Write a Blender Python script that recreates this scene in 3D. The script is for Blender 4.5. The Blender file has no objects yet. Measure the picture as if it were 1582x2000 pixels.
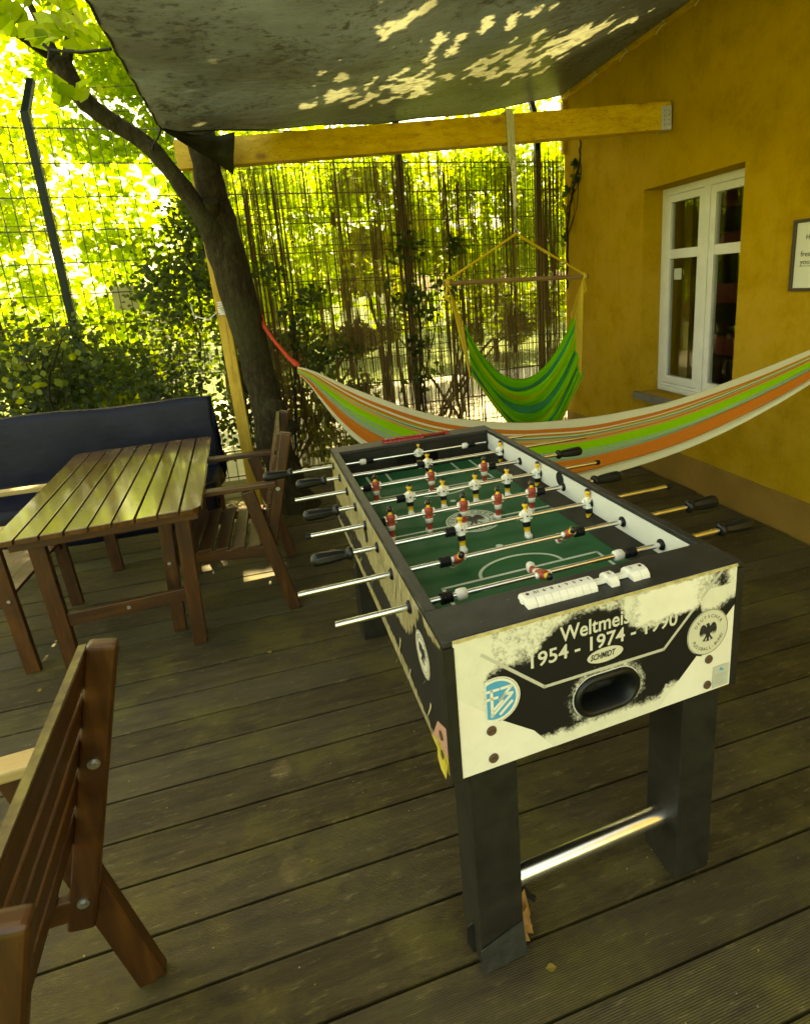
import bpy, bmesh, math, random
import numpy as np
from mathutils import Vector, Matrix, noise
random.seed(7); rng = np.random.default_rng(7)
S = bpy.context.scene
COL = S.collection
PI = math.pi

# ------------------------------------------------------------------ camera
def cam_axes(pitch, yaw, roll):
    f = Vector((math.sin(yaw)*math.cos(pitch), math.cos(yaw)*math.cos(pitch), -math.sin(pitch)))
    r = f.cross(Vector((0, 0, 1))).normalized(); u = r.cross(f)
    return r*math.cos(roll)+u*math.sin(roll), u*math.cos(roll)-r*math.sin(roll), f
cd = bpy.data.cameras.new('camera'); cam = bpy.data.objects.new('camera', cd); COL.objects.link(cam)
r_, u_, f_ = cam_axes(0.25611, 0.28049, -0.06338)
m = Matrix((r_, u_, -f_)).transposed().to_4x4(); m.translation = Vector((0, 0, 1.6116)); cam.matrix_world = m
cd.sensor_fit = 'VERTICAL'; cd.sensor_height = 36; cd.sensor_width = 36*809/1024
cd.lens = 1111.55/2000*36
cd.shift_x = (791-889.5)/2000; cd.shift_y = (846.8-1000)/2000
cd.clip_start = .05; cd.clip_end = 500
cd.dof.use_dof = True; cd.dof.focus_distance = 1.8; cd.dof.aperture_fstop = 5.0
S.camera = cam

# ------------------------------------------------------------------ light
SUN_EL, SUN_AZ = math.radians(56), math.radians(-14)     # azimuth from +Y towards +X
SUND = Vector((math.sin(SUN_AZ)*math.cos(SUN_EL), math.cos(SUN_AZ)*math.cos(SUN_EL), math.sin(SUN_EL)))
w = bpy.data.worlds.new('World'); S.world = w; w.use_nodes = True
nt = w.node_tree; bg = nt.nodes['Background']; sky = nt.nodes.new('ShaderNodeTexSky')
sky.sky_type = 'NISHITA'; sky.sun_disc = False; sky.sun_elevation = SUN_EL; sky.sun_rotation = SUN_AZ
sky.air_density = 1.0; sky.dust_density = 3.0; sky.ozone_density = .6
nt.links.new(sky.outputs[0], bg.inputs[0]); bg.inputs[1].default_value = .15
sl = bpy.data.lights.new('sun', 'SUN'); sl.energy = 5; sl.angle = math.radians(.5); sl.color = (1, .95, .86)
so = bpy.data.objects.new('sun', sl); COL.objects.link(so)
so.rotation_euler = (-SUND).to_track_quat('-Z', 'Y').to_euler()
vs = S.view_settings; vs.view_transform = 'Standard'; vs.look = 'None'; vs.gamma = 1; vs.exposure = 2.7
vs.use_white_balance = True; vs.white_balance_temperature = 16500; vs.white_balance_tint = -4
S.render.resolution_x = 809; S.render.resolution_y = 1024
S.render.engine = 'CYCLES'
S.cycles.max_bounces = 8; S.cycles.transparent_max_bounces = 16

# ------------------------------------------------------------------ materials
def mat(name, c=(.5, .5, .5), rough=.6, metal=0, spec=None, build=None):
    m = bpy.data.materials.new(name); m.use_nodes = True
    b = m.node_tree.nodes['Principled BSDF']
    b.inputs['Base Color'].default_value = (*c, 1); b.inputs['Roughness'].default_value = rough; b.inputs['Metallic'].default_value = metal
    if spec is not None: b.inputs['Specular IOR Level'].default_value = spec
    if build: build(m.node_tree, b)
    return m
def N(t, kind, **k):
    n = t.nodes.new(kind)
    for a, v in k.items():
        if a.startswith('i_'):
            key = a[2:]; n.inputs[int(key) if key.isdigit() else key.replace('_', ' ')].default_value = v
        else: setattr(n, a, v)
    return n
def coords(t, scale=(1, 1, 1), out='Object', rnd=False):
    tc = N(t, 'ShaderNodeTexCoord'); mp = N(t, 'ShaderNodeMapping'); mp.inputs['Scale'].default_value = scale
    t.links.new(tc.outputs[out], mp.inputs[0])
    if rnd:
        oi = N(t, 'ShaderNodeObjectInfo'); mu = N(t, 'ShaderNodeMath', operation='MULTIPLY', i_1=37.0)
        t.links.new(oi.outputs['Random'], mu.inputs[0]); cb = N(t, 'ShaderNodeCombineXYZ')
        for i in range(3): t.links.new(mu.outputs[0], cb.inputs[i])
        t.links.new(cb.outputs[0], mp.inputs['Location'])
    return mp.outputs[0]
def noi(t, v, scale=5, detail=4, rough=.6):
    n = N(t, 'ShaderNodeTexNoise', i_Scale=scale, i_Detail=detail, i_Roughness=rough); t.links.new(v, n.inputs['Vector']); return n.outputs[0]
def ramp(t, fac, stops, interp='LINEAR'):
    r = N(t, 'ShaderNodeValToRGB'); r.color_ramp.interpolation = interp; e = r.color_ramp.elements
    e[0].position = stops[0][0]; e[0].color = (*stops[0][1][:3], 1); e[1].position = stops[-1][0]; e[1].color = (*stops[-1][1][:3], 1)
    for p, c in stops[1:-1]: x = e.new(p); x.color = (*c[:3], 1)
    t.links.new(fac, r.inputs[0]); return r.outputs[0]
def mix(t, fac, a, b, blend='MIX'):
    n = N(t, 'ShaderNodeMix', data_type='RGBA', blend_type=blend)
    for s, v in ((0, fac), (6, a), (7, b)):
        if hasattr(v, 'is_output'): t.links.new(v, n.inputs[s])
        else: n.inputs[s].default_value = v if not isinstance(v, tuple) or len(v) == 4 else (*v, 1)
    return n.outputs[2]
def mth(t, op, a, b=0., clamp=False):
    n = N(t, 'ShaderNodeMath', operation=op, use_clamp=clamp)
    for s, v in ((0, a), (1, b)):
        if hasattr(v, 'is_output'): t.links.new(v, n.inputs[s])
        else: n.inputs[s].default_value = v
    return n.outputs[0]
def bump(t, b, h, strength=.3, dist=.01):
    n = N(t, 'ShaderNodeBump', i_Strength=strength, i_Distance=dist); t.links.new(h, n.inputs['Height']); t.links.new(n.outputs[0], b.inputs['Normal'])
def noisy(c1, c2, scale=8, stretch=(1, 1, 1), rough=.6, bs=.2, bd=.003, metal=0, rnd=False, r2=None, spec=None, name='m', det=5):
    def f(t, b):
        v = coords(t, stretch, rnd=rnd); n = noi(t, v, scale, det)
        t.links.new(ramp(t, n, [(.3, c1), (.7, c2)]), b.inputs['Base Color'])
        if bs: bump(t, b, noi(t, v, scale*4, 4), bs, bd)
        if r2 is not None: t.links.new(mth(t, 'ADD', mth(t, 'MULTIPLY', n, r2-rough), rough), b.inputs['Roughness'])
    return mat(name, c1, rough, metal, spec, f)
def m_deck(t, b):
    v = coords(t, (1.0, 9, 9), rnd=True); n1 = noi(t, v, 3.2, 8, .7)
    v2 = coords(t, (1, 1, 1), 'Generated'); 
    g = N(t, 'ShaderNodeNewGeometry').outputs['Position']
    n2 = noi(t, g, 2.6, 7, .7)                        # algae patches across planks
    vs = N(t, 'ShaderNodeMapping', i_Scale=(2.5, 12, 1)); t.links.new(g, vs.inputs[0]); n3 = noi(t, vs.outputs[0], 5, 8, .75)
    oi = N(t, 'ShaderNodeObjectInfo').outputs['Random']
    base = ramp(t, n1, [(.3, (.022, .015, .005)), (.5, (.046, .034, .012)), (.72, (.082, .064, .028))])
    base = mix(t, mth(t, 'MULTIPLY', oi, .45), base, (.036, .028, .014))
    oj = mth(t, 'FRACT', mth(t, 'MULTIPLY', oi, 7.31)); base = mix(t, mth(t, 'MULTIPLY', oj, .35), base, (.105, .095, .058))
    alg = ramp(t, n2, [(.48, (0, 0, 0)), (.62, (1, 1, 1))])
    base = mix(t, mth(t, 'MULTIPLY', alg, .55), base, (.115, .098, .022))
    sc = ramp(t, n3, [(.56, (0, 0, 0)), (.70, (1, 1, 1))])
    base = mix(t, mth(t, 'MULTIPLY', sc, .6), base, (.24, .20, .09))
    dk = ramp(t, noi(t, vs.outputs[0], 2.2, 5, .6), [(.28, (1, 1, 1)), (.45, (0, 0, 0))])
    base = mix(t, mth(t, 'MULTIPLY', dk, .6), base, (.018, .014, .010))
    vo = N(t, 'ShaderNodeTexVoronoi', i_Scale=34.0); t.links.new(g, vo.inputs['Vector'])
    sp = ramp(t, vo.outputs['Distance'], [(.05, (1, 1, 1)), (.075, (0, 0, 0))])
    spm = mth(t, 'MULTIPLY', sp, mth(t, 'GREATER_THAN', noi(t, g, 9, 2), .60))
    base = mix(t, mth(t, 'MULTIPLY', spm, .8), base, (.42, .40, .30))
    t.links.new(base, b.inputs['Base Color'])
    wv = N(t, 'ShaderNodeTexWave', bands_direction='Y', i_Scale=62.0, i_Distortion=.25, i_Detail=1.0)
    t.links.new(g, wv.inputs['Vector'])
    h = mth(t, 'ADD', mth(t, 'MULTIPLY', wv.outputs['Fac'], .8), mth(t, 'MULTIPLY', n3, 1.2)); bump(t, b, h, .45, .003)
    t.links.new(ramp(t, n2, [(.3, (.42,)*3), (.7, (.72,)*3)]), b.inputs['Roughness'])
M = {}
M['deck'] = mat('weathered_deck', (.06, .05, .03), .6, 0, .22, m_deck)
def wood(name, c1, c2, c3, rough=.35, axis=0, coat=0, gs=26, bs=.25, knots=False):
    def f(t, b):
        st = [gs*.25]*3; st[axis] = .8
        v = coords(t, tuple(st), rnd=True); n = noi(t, v, 5, 7, .62)
        n2 = noi(t, coords(t, (3, 3, 3), rnd=True), 2.5, 4)
        c = ramp(t, n, [(.28, c1), (.5, c2), (.74, c3)])
        c = mix(t, mth(t, 'MULTIPLY', ramp(t, n2, [(.4, (0,)*3), (.7, (1,)*3)]), .55), c, c1)
        if knots:
            ks = [7.]*3; ks[axis] = 3.0; kv = coords(t, tuple(ks), rnd=True); wn = N(t, 'ShaderNodeTexNoise', i_Scale=2.0, i_Detail=4.0); t.links.new(kv, wn.inputs['Vector'])
            ad = N(t, 'ShaderNodeVectorMath', operation='ADD'); sc_ = N(t, 'ShaderNodeVectorMath', operation='SCALE'); sc_.inputs['Scale'].default_value = .5
            t.links.new(wn.outputs['Color'], sc_.inputs[0]); t.links.new(kv, ad.inputs[0]); t.links.new(sc_.outputs[0], ad.inputs[1])
            vo = N(t, 'ShaderNodeTexVoronoi', i_Scale=1.0); t.links.new(ad.outputs[0], vo.inputs['Vector'])
            c = mix(t, ramp(t, vo.outputs['Distance'], [(.09, (.85,)*3), (.17, (.25,)*3), (.26, (0,)*3)]), c, (.26, .11, .02))
            cs = [22.]*3; cs[axis] = .55; cn = noi(t, coords(t, tuple(cs), rnd=True), 1.6, 3, .5)
            c = mix(t, ramp(t, cn, [(.485, (0,)*3), (.5, (.75,)*3), (.515, (0,)*3)]), c, (.22, .10, .015))
        t.links.new(c, b.inputs['Base Color']); bump(t, b, n, bs, .002)
        t.links.new(mth(t, 'ADD', mth(t, 'MULTIPLY', n2, .3), rough-.12), b.inputs['Roughness'])
        if coat: b.inputs['Coat Weight'].default_value = coat; b.inputs['Coat Roughness'].default_value = .10
    return mat(name, c2, rough, 0, .5, f)
for ax, nm in enumerate('xyz'):
    M['mahog_'+nm] = wood('stained_wood_'+nm, (.030, .010, .002), (.068, .024, .005), (.125, .050, .011), .34, ax)
    M['pine_'+nm] = wood('pine_'+nm, (.46, .26, .02), (.62, .38, .04), (.70, .46, .07), .55, ax, 0, 18, .1, True)
M['pale_arm'] = wood('sunbleached_wood', (.30, .20, .07), (.42, .30, .12), (.50, .38, .17), .5, 0, 0, 18, .15)
M['table_top'] = wood('varnished_table_wood', (.045, .016, .003), (.095, .036, .006), (.15, .065, .012), .19, 1, .9, 26, .06)
M['chair_top'] = noisy((.06, .035, .012), (.17, .14, .03), 30, (1, 1, 1), .8, .3, .002, name='mossy_wood')
def m_stucco(t, b):
    g = coords(t); n1 = noi(t, g, .9, 7, .7); n2 = noi(t, g, 3.6, 9, .75); n3 = noi(t, g, 22, 8, .8)
    c = ramp(t, n2, [(.28, (.30, .172, .012)), (.5, (.41, .245, .020)), (.74, (.48, .295, .034))])
    c = mix(t, mth(t, 'MULTIPLY', ramp(t, n1, [(.42, (0,)*3), (.66, (1,)*3)]), .6), c, (.44, .255, .045))
    c = mix(t, mth(t, 'MULTIPLY', ramp(t, n3, [(.56, (0,)*3), (.72, (1,)*3)]), .35), c, (.20, .115, .010))
    st = N(t, 'ShaderNodeMapping', i_Scale=(1, 5, .5)); t.links.new(g, st.inputs[0])
    c = mix(t, mth(t, 'MULTIPLY', ramp(t, noi(t, st.outputs[0], 2.4, 6, .65), [(.56, (0,)*3), (.74, (1,)*3)]), .2), c, (.17, .105, .018))
    vo = N(t, 'ShaderNodeTexVoronoi', feature='DISTANCE_TO_EDGE', i_Scale=1.3); ws = N(t, 'ShaderNodeVectorMath', operation='ADD')
    nz = N(t, 'ShaderNodeTexNoise', i_Scale=4.0, i_Detail=6.0); t.links.new(g, nz.inputs['Vector']); t.links.new(g, ws.inputs[0]); t.links.new(nz.outputs['Color'], ws.inputs[1]); t.links.new(ws.outputs[0], vo.inputs['Vector'])
    crk = mth(t, 'MULTIPLY', ramp(t, vo.outputs['Distance'], [(.0, (1,)*3), (.006, (0,)*3)]), mth(t, 'GREATER_THAN', n1, .56))
    c = mix(t, mth(t, 'MULTIPLY', crk, .5), c, (.12, .07, .01))
    t.links.new(c, b.inputs['Base Color']); bump(t, b, mth(t, 'ADD', n3, mth(t, 'MULTIPLY', n2, 2.2)), .5, .010)
M['stucco'] = mat('ochre_plaster', (.4, .25, .02), .9, 0, .15, m_stucco)
M['plinth'] = noisy((.20, .11, .015), (.27, .15, .028), 4, bs=.3, rough=.9, name='brown_plinth_plaster')
M['white_paint'] = noisy((.66, .66, .60), (.76, .76, .70), 6, rough=.4, bs=.05, name='white_window_paint')
M['sill'] = noisy((.10, .09, .08), (.17, .16, .14), 12, rough=.5, name='slate_sill')
def m_glass(t, b):
    b.inputs['Transmission Weight'].default_value = 1; b.inputs['IOR'].default_value = 1.6
M['glass'] = mat('window_glass', (.9, .95, .9), .02, 0, .9, m_glass)
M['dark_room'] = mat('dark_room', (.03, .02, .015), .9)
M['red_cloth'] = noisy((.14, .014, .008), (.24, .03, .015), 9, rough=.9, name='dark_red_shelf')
M['chrome'] = noisy((.80, .79, .76), (.88, .87, .84), 20, rough=.20, metal=1, bs=.0, r2=.3, name='chrome_rod')
M['steel'] = noisy((.42, .43, .42), (.58, .58, .56), 30, rough=.4, metal=1, bs=.1, name='zinc_steel')
M['rust'] = noisy((.05, .028, .015), (.13, .065, .03), 200, rough=.75, bs=.3, bd=.0006, name='rusty_screw')
M['black_lam'] = noisy((.010, .0095, .006), (.023, .021, .014), 14, rough=.55, bs=.12, bd=.001, name='black_laminate', spec=.25)
def m_rim(t, b):
    g = coords(t); vo = N(t, 'ShaderNodeTexVoronoi', i_Scale=70.0); t.links.new(g, vo.inputs['Vector'])
    sp = mth(t, 'MULTIPLY', ramp(t, vo.outputs['Distance'], [(.05, (1,)*3), (.09, (0,)*3)]), mth(t, 'GREATER_THAN', noi(t, g, 14, 2), .56))
    base = ramp(t, noi(t, g, 16, 6, .7), [(.3, (.012, .013, .012)), (.7, (.032, .032, .029))])
    base = mix(t, ramp(t, noi(t, g, 5, 8, .8), [(.66, (0,)*3), (.78, (.35,)*3)]), base, (.16, .16, .14))
    t.links.new(mix(t, mth(t, 'MULTIPLY', sp, .7), base, (.35, .34, .28)), b.inputs['Base Color'])
    bump(t, b, noi(t, g, 90, 3), .15, .001)
M['rim'] = mat('dusty_black_rim', (.03, .03, .03), .45, 0, .4, m_rim)
M['plastic_black'] = mat('black_plastic', (.006, .007, .006), .36, 0, .35)
M['rubber'] = mat('black_rubber', (.006, .006, .006), .5, 0, .25)
M['cream_wall'] = noisy((.62, .62, .54), (.70, .70, .61), 5, rough=.4, bs=.03, name='white_inner_wall')
M['field'] = noisy((.009, .088, .032), (.012, .108, .040), 5, rough=.6, spec=.22, bs=.12, bd=.0006, name='green_pitch')
M['line'] = noisy((.42, .52, .40), (.52, .60, .48), 30, rough=.45, bs=0, name='pitch_line')
M['pw'] = mat('player_white', (.80, .78, .66), .35)
M['pr'] = noisy((.36, .045, .025), (.46, .07, .035), 60, rough=.4, bs=.1, bd=.0004, name='player_red')
M['pk'] = mat('player_black', (.012, .012, .012), .35)
M['ps'] = mat('player_skin', (.86, .50, .04), .45)
M['pd'] = mat('player_badge', (.10, .09, .03), .5)
M['score_white'] = noisy((.74, .73, .65), (.80, .79, .71), 60, rough=.4, bs=.05, name='score_white')
M['score_red'] = mat('red_plastic', (.28, .018, .014), .35)
M['ink'] = mat('black_ink', (.02, .02, .02), .5)
def m_print(black, cream, spec=.4, freq=26, hard=.10, colour2=None):
    def f(t, b):
        at = N(t, 'ShaderNodeAttribute', attribute_name='wear').outputs['Fac']
        g = coords(t); n = noi(t, g, freq, 10, .72); nf = noi(t, g, freq*6, 6, .8)
        s = mth(t, 'ADD', at, mth(t, 'MULTIPLY', mth(t, 'SUBTRACT', n, .5), 1.5))
        s = mth(t, 'ADD', s, mth(t, 'MULTIPLY', mth(t, 'SUBTRACT', nf, .5), 1.3))
        k = ramp(t, s, [(.5-hard, (0,)*3), (.5+hard, (1,)*3)])
        crm = ramp(t, n, [(.35, cream), (.7, tuple(min(1, c*1.12) for c in cream))])
        t.links.new(mix(t, k, black, crm), b.inputs['Base Color'])
        t.links.new(mth(t, 'ADD', mth(t, 'MULTIPLY', k, .25), .36), b.inputs['Roughness'])
        bump(t, b, k, .15, .0006)
    return f
def m_side(t, b):
    at = N(t, 'ShaderNodeAttribute', attribute_name='wear').outputs['Fac']; g = coords(t)
    st = N(t, 'ShaderNodeMapping', i_Scale=(1, 9, 1.6)); st.inputs['Rotation'].default_value = (.5, 0, 0); t.links.new(g, st.inputs[0])
    n = noi(t, st.outputs[0], 4, 9, .7); nf = noi(t, g, 60, 6, .8)
    s = mth(t, 'ADD', at, mth(t, 'MULTIPLY', mth(t, 'SUBTRACT', n, .5), 1.9)); s = mth(t, 'ADD', s, mth(t, 'MULTIPLY', mth(t, 'SUBTRACT', nf, .5), .35))
    k = ramp(t, s, [(.47, (0,)*3), (.53, (1,)*3)])
    c = ramp(t, noi(t, st.outputs[0], 9, 9, .75), [(.34, (.07, .05, .02)), (.48, (.24, .20, .09)), (.64, (.44, .41, .26))])
    c = mix(t, ramp(t, noi(t, g, 3, 4), [(.5, (0,)*3), (.65, (.6,)*3)]), c, (.30, .24, .06))
    t.links.new(mix(t, k, (.014, .013, .010), c), b.inputs['Base Color']); bump(t, b, k, .4, .002)
def m_cream(t, b):
    g = coords(t)
    c = ramp(t, noi(t, g, 9, 8, .7), [(.35, (.74, .71, .58)), (.6, (.80, .78, .66))])
    c = mix(t, ramp(t, noi(t, g, 3.1, 5, .7), [(.60, (0,)*3), (.74, (.55,)*3)]), c, (.68, .56, .28))
    vo = ramp(t, noi(t, g, 60, 8, .8), [(.69, (0,)*3), (.76, (.5,)*3)])
    t.links.new(mix(t, vo, c, (.25, .22, .14)), b.inputs['Base Color']); bump(t, b, noi(t, g, 40, 5), .08, .001)
M['cream'] = mat('worn_white_laminate', (.78, .75, .64), .42, 0, .4, m_cream)
M['print'] = mat('black_print_worn', (.02, .02, .02), .4, 0, .4, m_print((.011, .011, .010), (.66, .65, .52), hard=.22))
M['side_print'] = mat('side_print_peeled', (.02, .02, .02), .5, 0, .3, m_side)
M['letter'] = mat('cream_lettering', (.62, .61, .50), .45)
M['line_print'] = mat('cream_print_line', (.50, .49, .40), .45)
M['blue_print'] = mat('blue_print', (.035, .33, .55), .4)
M['badge_cream'] = mat('badge_cream', (.62, .60, .46), .4)
M['sticker'] = mat('silver_sticker', (.50, .52, .44), .35)
M['grey_ink'] = mat('grey_ink', (.30, .31, .27), .5)
M['pink'] = noisy((.42, .22, .17), (.50, .27, .20), 12, rough=.6, name='pink_faded_print')
M['yellow_glue'] = noisy((.42, .33, .03), (.5, .42, .08), 20, rough=.6, name='yellowed_laminate')
M['streak'] = noisy((.30, .26, .12), (.50, .46, .28), 6, (2, 2, 14), .6, .3, .002, name='streaked_board')
M['chip'] = noisy((.30, .13, .03), (.42, .22, .07), 40, rough=.9, name='broken_chipboard')
def m_bark(t, b):
    v = coords(t, (6, 6, 2.2)); n = noi(t, v, 7, 10, .78)
    c = ramp(t, n, [(.3, (.010, .007, .003)), (.5, (.034, .025, .009)), (.72, (.10, .08, .035))])
    c = mix(t, ramp(t, noi(t, coords(t), 2.5, 6), [(.5, (0,)*3), (.65, (.6,)*3)]), c, (.055, .060, .020))
    t.links.new(c, b.inputs['Base Color']); bump(t, b, n, 1.0, .035)
M['bark'] = mat('bark', (.07, .05, .03), .85, 0, .2, m_bark)
def leafmat(name, c1, c2, tr1, tr2, w=.5, rough=.45):
    m = bpy.data.materials.new(name); m.use_nodes = True; t = m.node_tree; b = t.nodes['Principled BSDF']
    b.inputs['Roughness'].default_value = rough; b.inputs['Specular IOR Level'].default_value = .35
    at = N(t, 'ShaderNodeAttribute', attribute_name='rnd').outputs['Fac']
    t.links.new(ramp(t, at, [(0, c1), (1, c2)]), b.inputs['Base Color'])
    tr = N(t, 'ShaderNodeBsdfTranslucent'); t.links.new(ramp(t, at, [(0, tr1), (1, tr2)]), tr.inputs[0])
    mx = N(t, 'ShaderNodeMixShader', i_0=w); t.links.new(b.outputs[0], mx.inputs[1]); t.links.new(tr.outputs[0], mx.inputs[2])
    t.links.new(mx.outputs[0], t.nodes['Material Output'].inputs[0]); return m
M['leaf_lime'] = leafmat('lime_leaves', (.06, .11, .012), (.10, .15, .02), (.34, .54, .02), (.62, .76, .10), .66)
M['leaf_mid'] = leafmat('garden_leaves', (.045, .085, .012), (.09, .13, .02), (.30, .40, .015), (.52, .56, .04), .6)
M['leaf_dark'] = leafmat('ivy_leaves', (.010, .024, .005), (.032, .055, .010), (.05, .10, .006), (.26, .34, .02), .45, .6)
M['leaf_canopy'] = leafmat('canopy_leaves', (.02, .045, .008), (.05, .08, .015), (.02, .05, .006), (.05, .09, .01), .3, .6)  # low-transmission leaves for the unseen canopy, cutting light that reaches the tarp
M['wire'] = mat('dark_green_wire', (.012, .022, .014), .5)
M['fence_post'] = noisy((.004, .009, .006), (.008, .015, .010), 14, spec=.2, rough=.5, bs=.1, name='dark_green_post')
def m_reed(t, b):
    at = N(t, 'ShaderNodeAttribute', attribute_name='rnd').outputs['Fac']
    v = coords(t, (1, 1, .15))
    c = ramp(t, at, [(0, (.05, .026, .006)), (.5, (.14, .080, .018)), (1, (.34, .22, .06))])
    t.links.new(c, b.inputs['Base Color']); bump(t, b, noi(t, coords(t), 60, 3), .3, .002)
M['reed'] = mat('reed', (.12, .08, .03), .7, 0, .3, m_reed)
def m_tarp(name, c1, c2, tc, w):
    m = bpy.data.materials.new(name); m.use_nodes = True; t = m.node_tree; b = t.nodes['Principled BSDF']
    v = coords(t); n = noi(t, v, 2.2, 8, .72); nf = noi(t, v, 24, 8, .8)
    c = ramp(t, n, [(.35, c1), (.65, c2)])
    dirt = mth(t, 'MULTIPLY', ramp(t, noi(t, v, 1.5, 5, .6), [(.42, (0,)*3), (.6, (1,)*3)]), .75)
    c = mix(t, dirt, c, (.12, .088, .055))
    spk = ramp(t, mth(t, 'ADD', nf, mth(t, 'MULTIPLY', mth(t, 'SUBTRACT', n, .5), .5)), [(.53, (0,)*3), (.60, (.85,)*3)]); c = mix(t, spk, c, (.035, .024, .014))
    t.links.new(c, b.inputs['Base Color']); b.inputs['Roughness'].default_value = .30
    wr = N(t, 'ShaderNodeMapping', i_Scale=(3, 11, 3), i_Rotation=(0, 0, .5)); t.links.new(v, wr.inputs[0])
    bump(t, b, mth(t, 'ADD', noi(t, wr.outputs[0], 2.2, 6, .6), mth(t, 'MULTIPLY', nf, .08)), 1.0, .06)
    tr = N(t, 'ShaderNodeBsdfTranslucent'); t.links.new(mix(t, mth(t, 'MAXIMUM', mth(t, 'MULTIPLY', spk, .8), mth(t, 'MULTIPLY', dirt, .55)), (*tc, 1), tuple(x*.28 for x in (tc[0], tc[1]*.86, tc[2]*.7))), tr.inputs[0])
    mx = N(t, 'ShaderNodeMixShader', i_0=w); t.links.new(b.outputs[0], mx.inputs[1]); t.links.new(tr.outputs[0], mx.inputs[2])
    t.links.new(mx.outputs[0], t.nodes['Material Output'].inputs[0]); return m
M['tarp'] = m_tarp('grey_tarpaulin', (.050, .052, .026), (.110, .116, .064), (.82, .84, .66), .36)
M['tarp_shaded'] = noisy((.012, .014, .009), (.03, .032, .02), 9, rough=.5, bs=.3, bd=.01, spec=.2, name='shaded_tarpaulin_fold')  # same tarpaulin in a darker colour, standing in for shade on the corner
M['navy'] = noisy((.003, .004, .011), (.006, .009, .022), 5, spec=.2, rough=.45, bs=.3, bd=.01, name='navy_cover')
M['rope_white'] = noisy((.55, .53, .45), (.68, .66, .58), 60, rough=.9, bs=.4, name='white_rope')
M['rope_yellow'] = noisy((.50, .34, .03), (.62, .44, .06), 60, rough=.9, bs=.3, name='yellow_cord')
M['rope_red'] = noisy((.42, .03, .012), (.55, .06, .02), 60, rough=.9, bs=.3, name='red_rope')
def m_stripes(stops, nm, tw=.25):
    m = bpy.data.materials.new(nm); m.use_nodes = True; t = m.node_tree; b = t.nodes['Principled BSDF']; b.inputs['Roughness'].default_value = .95
    b.inputs['Specular IOR Level'].default_value = .1
    uv = N(t, 'ShaderNodeAttribute', attribute_name='strip').outputs['Fac']
    c = ramp(t, uv, stops, 'CONSTANT')
    g = coords(t); wvn = noi(t, g, 90, 3)
    c = mix(t, .35, c, mix(t, wvn, (.25, .25, .25, 1), (.75, .75, .75, 1)), 'SOFT_LIGHT')
    t.links.new(c, b.inputs['Base Color']); bump(t, b, noi(t, g, 160, 2), .3, .001)
    tr = N(t, 'ShaderNodeBsdfTranslucent'); t.links.new(c, tr.inputs[0]); mx = N(t, 'ShaderNodeMixShader', i_0=tw)
    t.links.new(b.outputs[0], mx.inputs[1]); t.links.new(tr.outputs[0], mx.inputs[2]); t.links.new(mx.outputs[0], t.nodes['Material Output'].inputs[0]); return m
CR, OR, GN, TE, TA, LI, SG = (.66, .62, .40), (.56, .16, .025), (.22, .38, .04), (.05, .19, .16), (.50, .30, .08), (.22, .50, .012), (.24, .34, .18)
M['hammock'] = m_stripes([(0, CR), (.09, OR), (.13, CR), (.145, OR), (.17, GN), (.19, CR), (.20, TE), (.225, TA), (.29, OR), (.305, TA), (.33, LI), (.42, SG), (.44, LI), (.455, SG), (.57, OR), (.58, SG), (.60, OR), (.80, CR), (.815, OR), (.825, CR), (1, CR)], 'hammock_cloth')
G1, G2, G3, G4 = (.16, .56, .018), (.03, .30, .12), (.48, .50, .03), (.24, .68, .03)
M['swing'] = m_stripes([(0, G1), (.08, G2), (.14, G4), (.21, G3), (.24, G1), (.33, G2), (.37, G2), (.41, G1), (.50, G3), (.53, G4), (.60, G2), (.64, G1), (.70, G3), (.76, G1), (.82, G3), (.85, G2), (.88, G1), (.95, G3)], 'swing_cloth', .45)
M['ground'] = noisy((.36, .33, .24), (.52, .49, .40), 1.2, rough=.95, bs=.4, bd=.03, name='pale_path_ground')
M['grass_ground'] = noisy((.05, .08, .015), (.12, .15, .03), 2.2, rough=.95, bs=.4, bd=.03, name='grass_ground')
M['paper'] = mat('notice_paper', (.62, .62, .50), .6)
M['frame_wood'] = mat('dark_frame', (.045, .028, .010), .5)
M['soil'] = mat('dark_gap', (.02, .015, .01), .95)
M['box_board'] = noisy((.40, .36, .12), (.48, .44, .16), 9, rough=.9, name='pale_board')
M['dry_leaf'] = leafmat('dry_leaf', (.30, .22, .05), (.42, .34, .08), (.3, .25, .05), (.4, .35, .06), .3)

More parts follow.
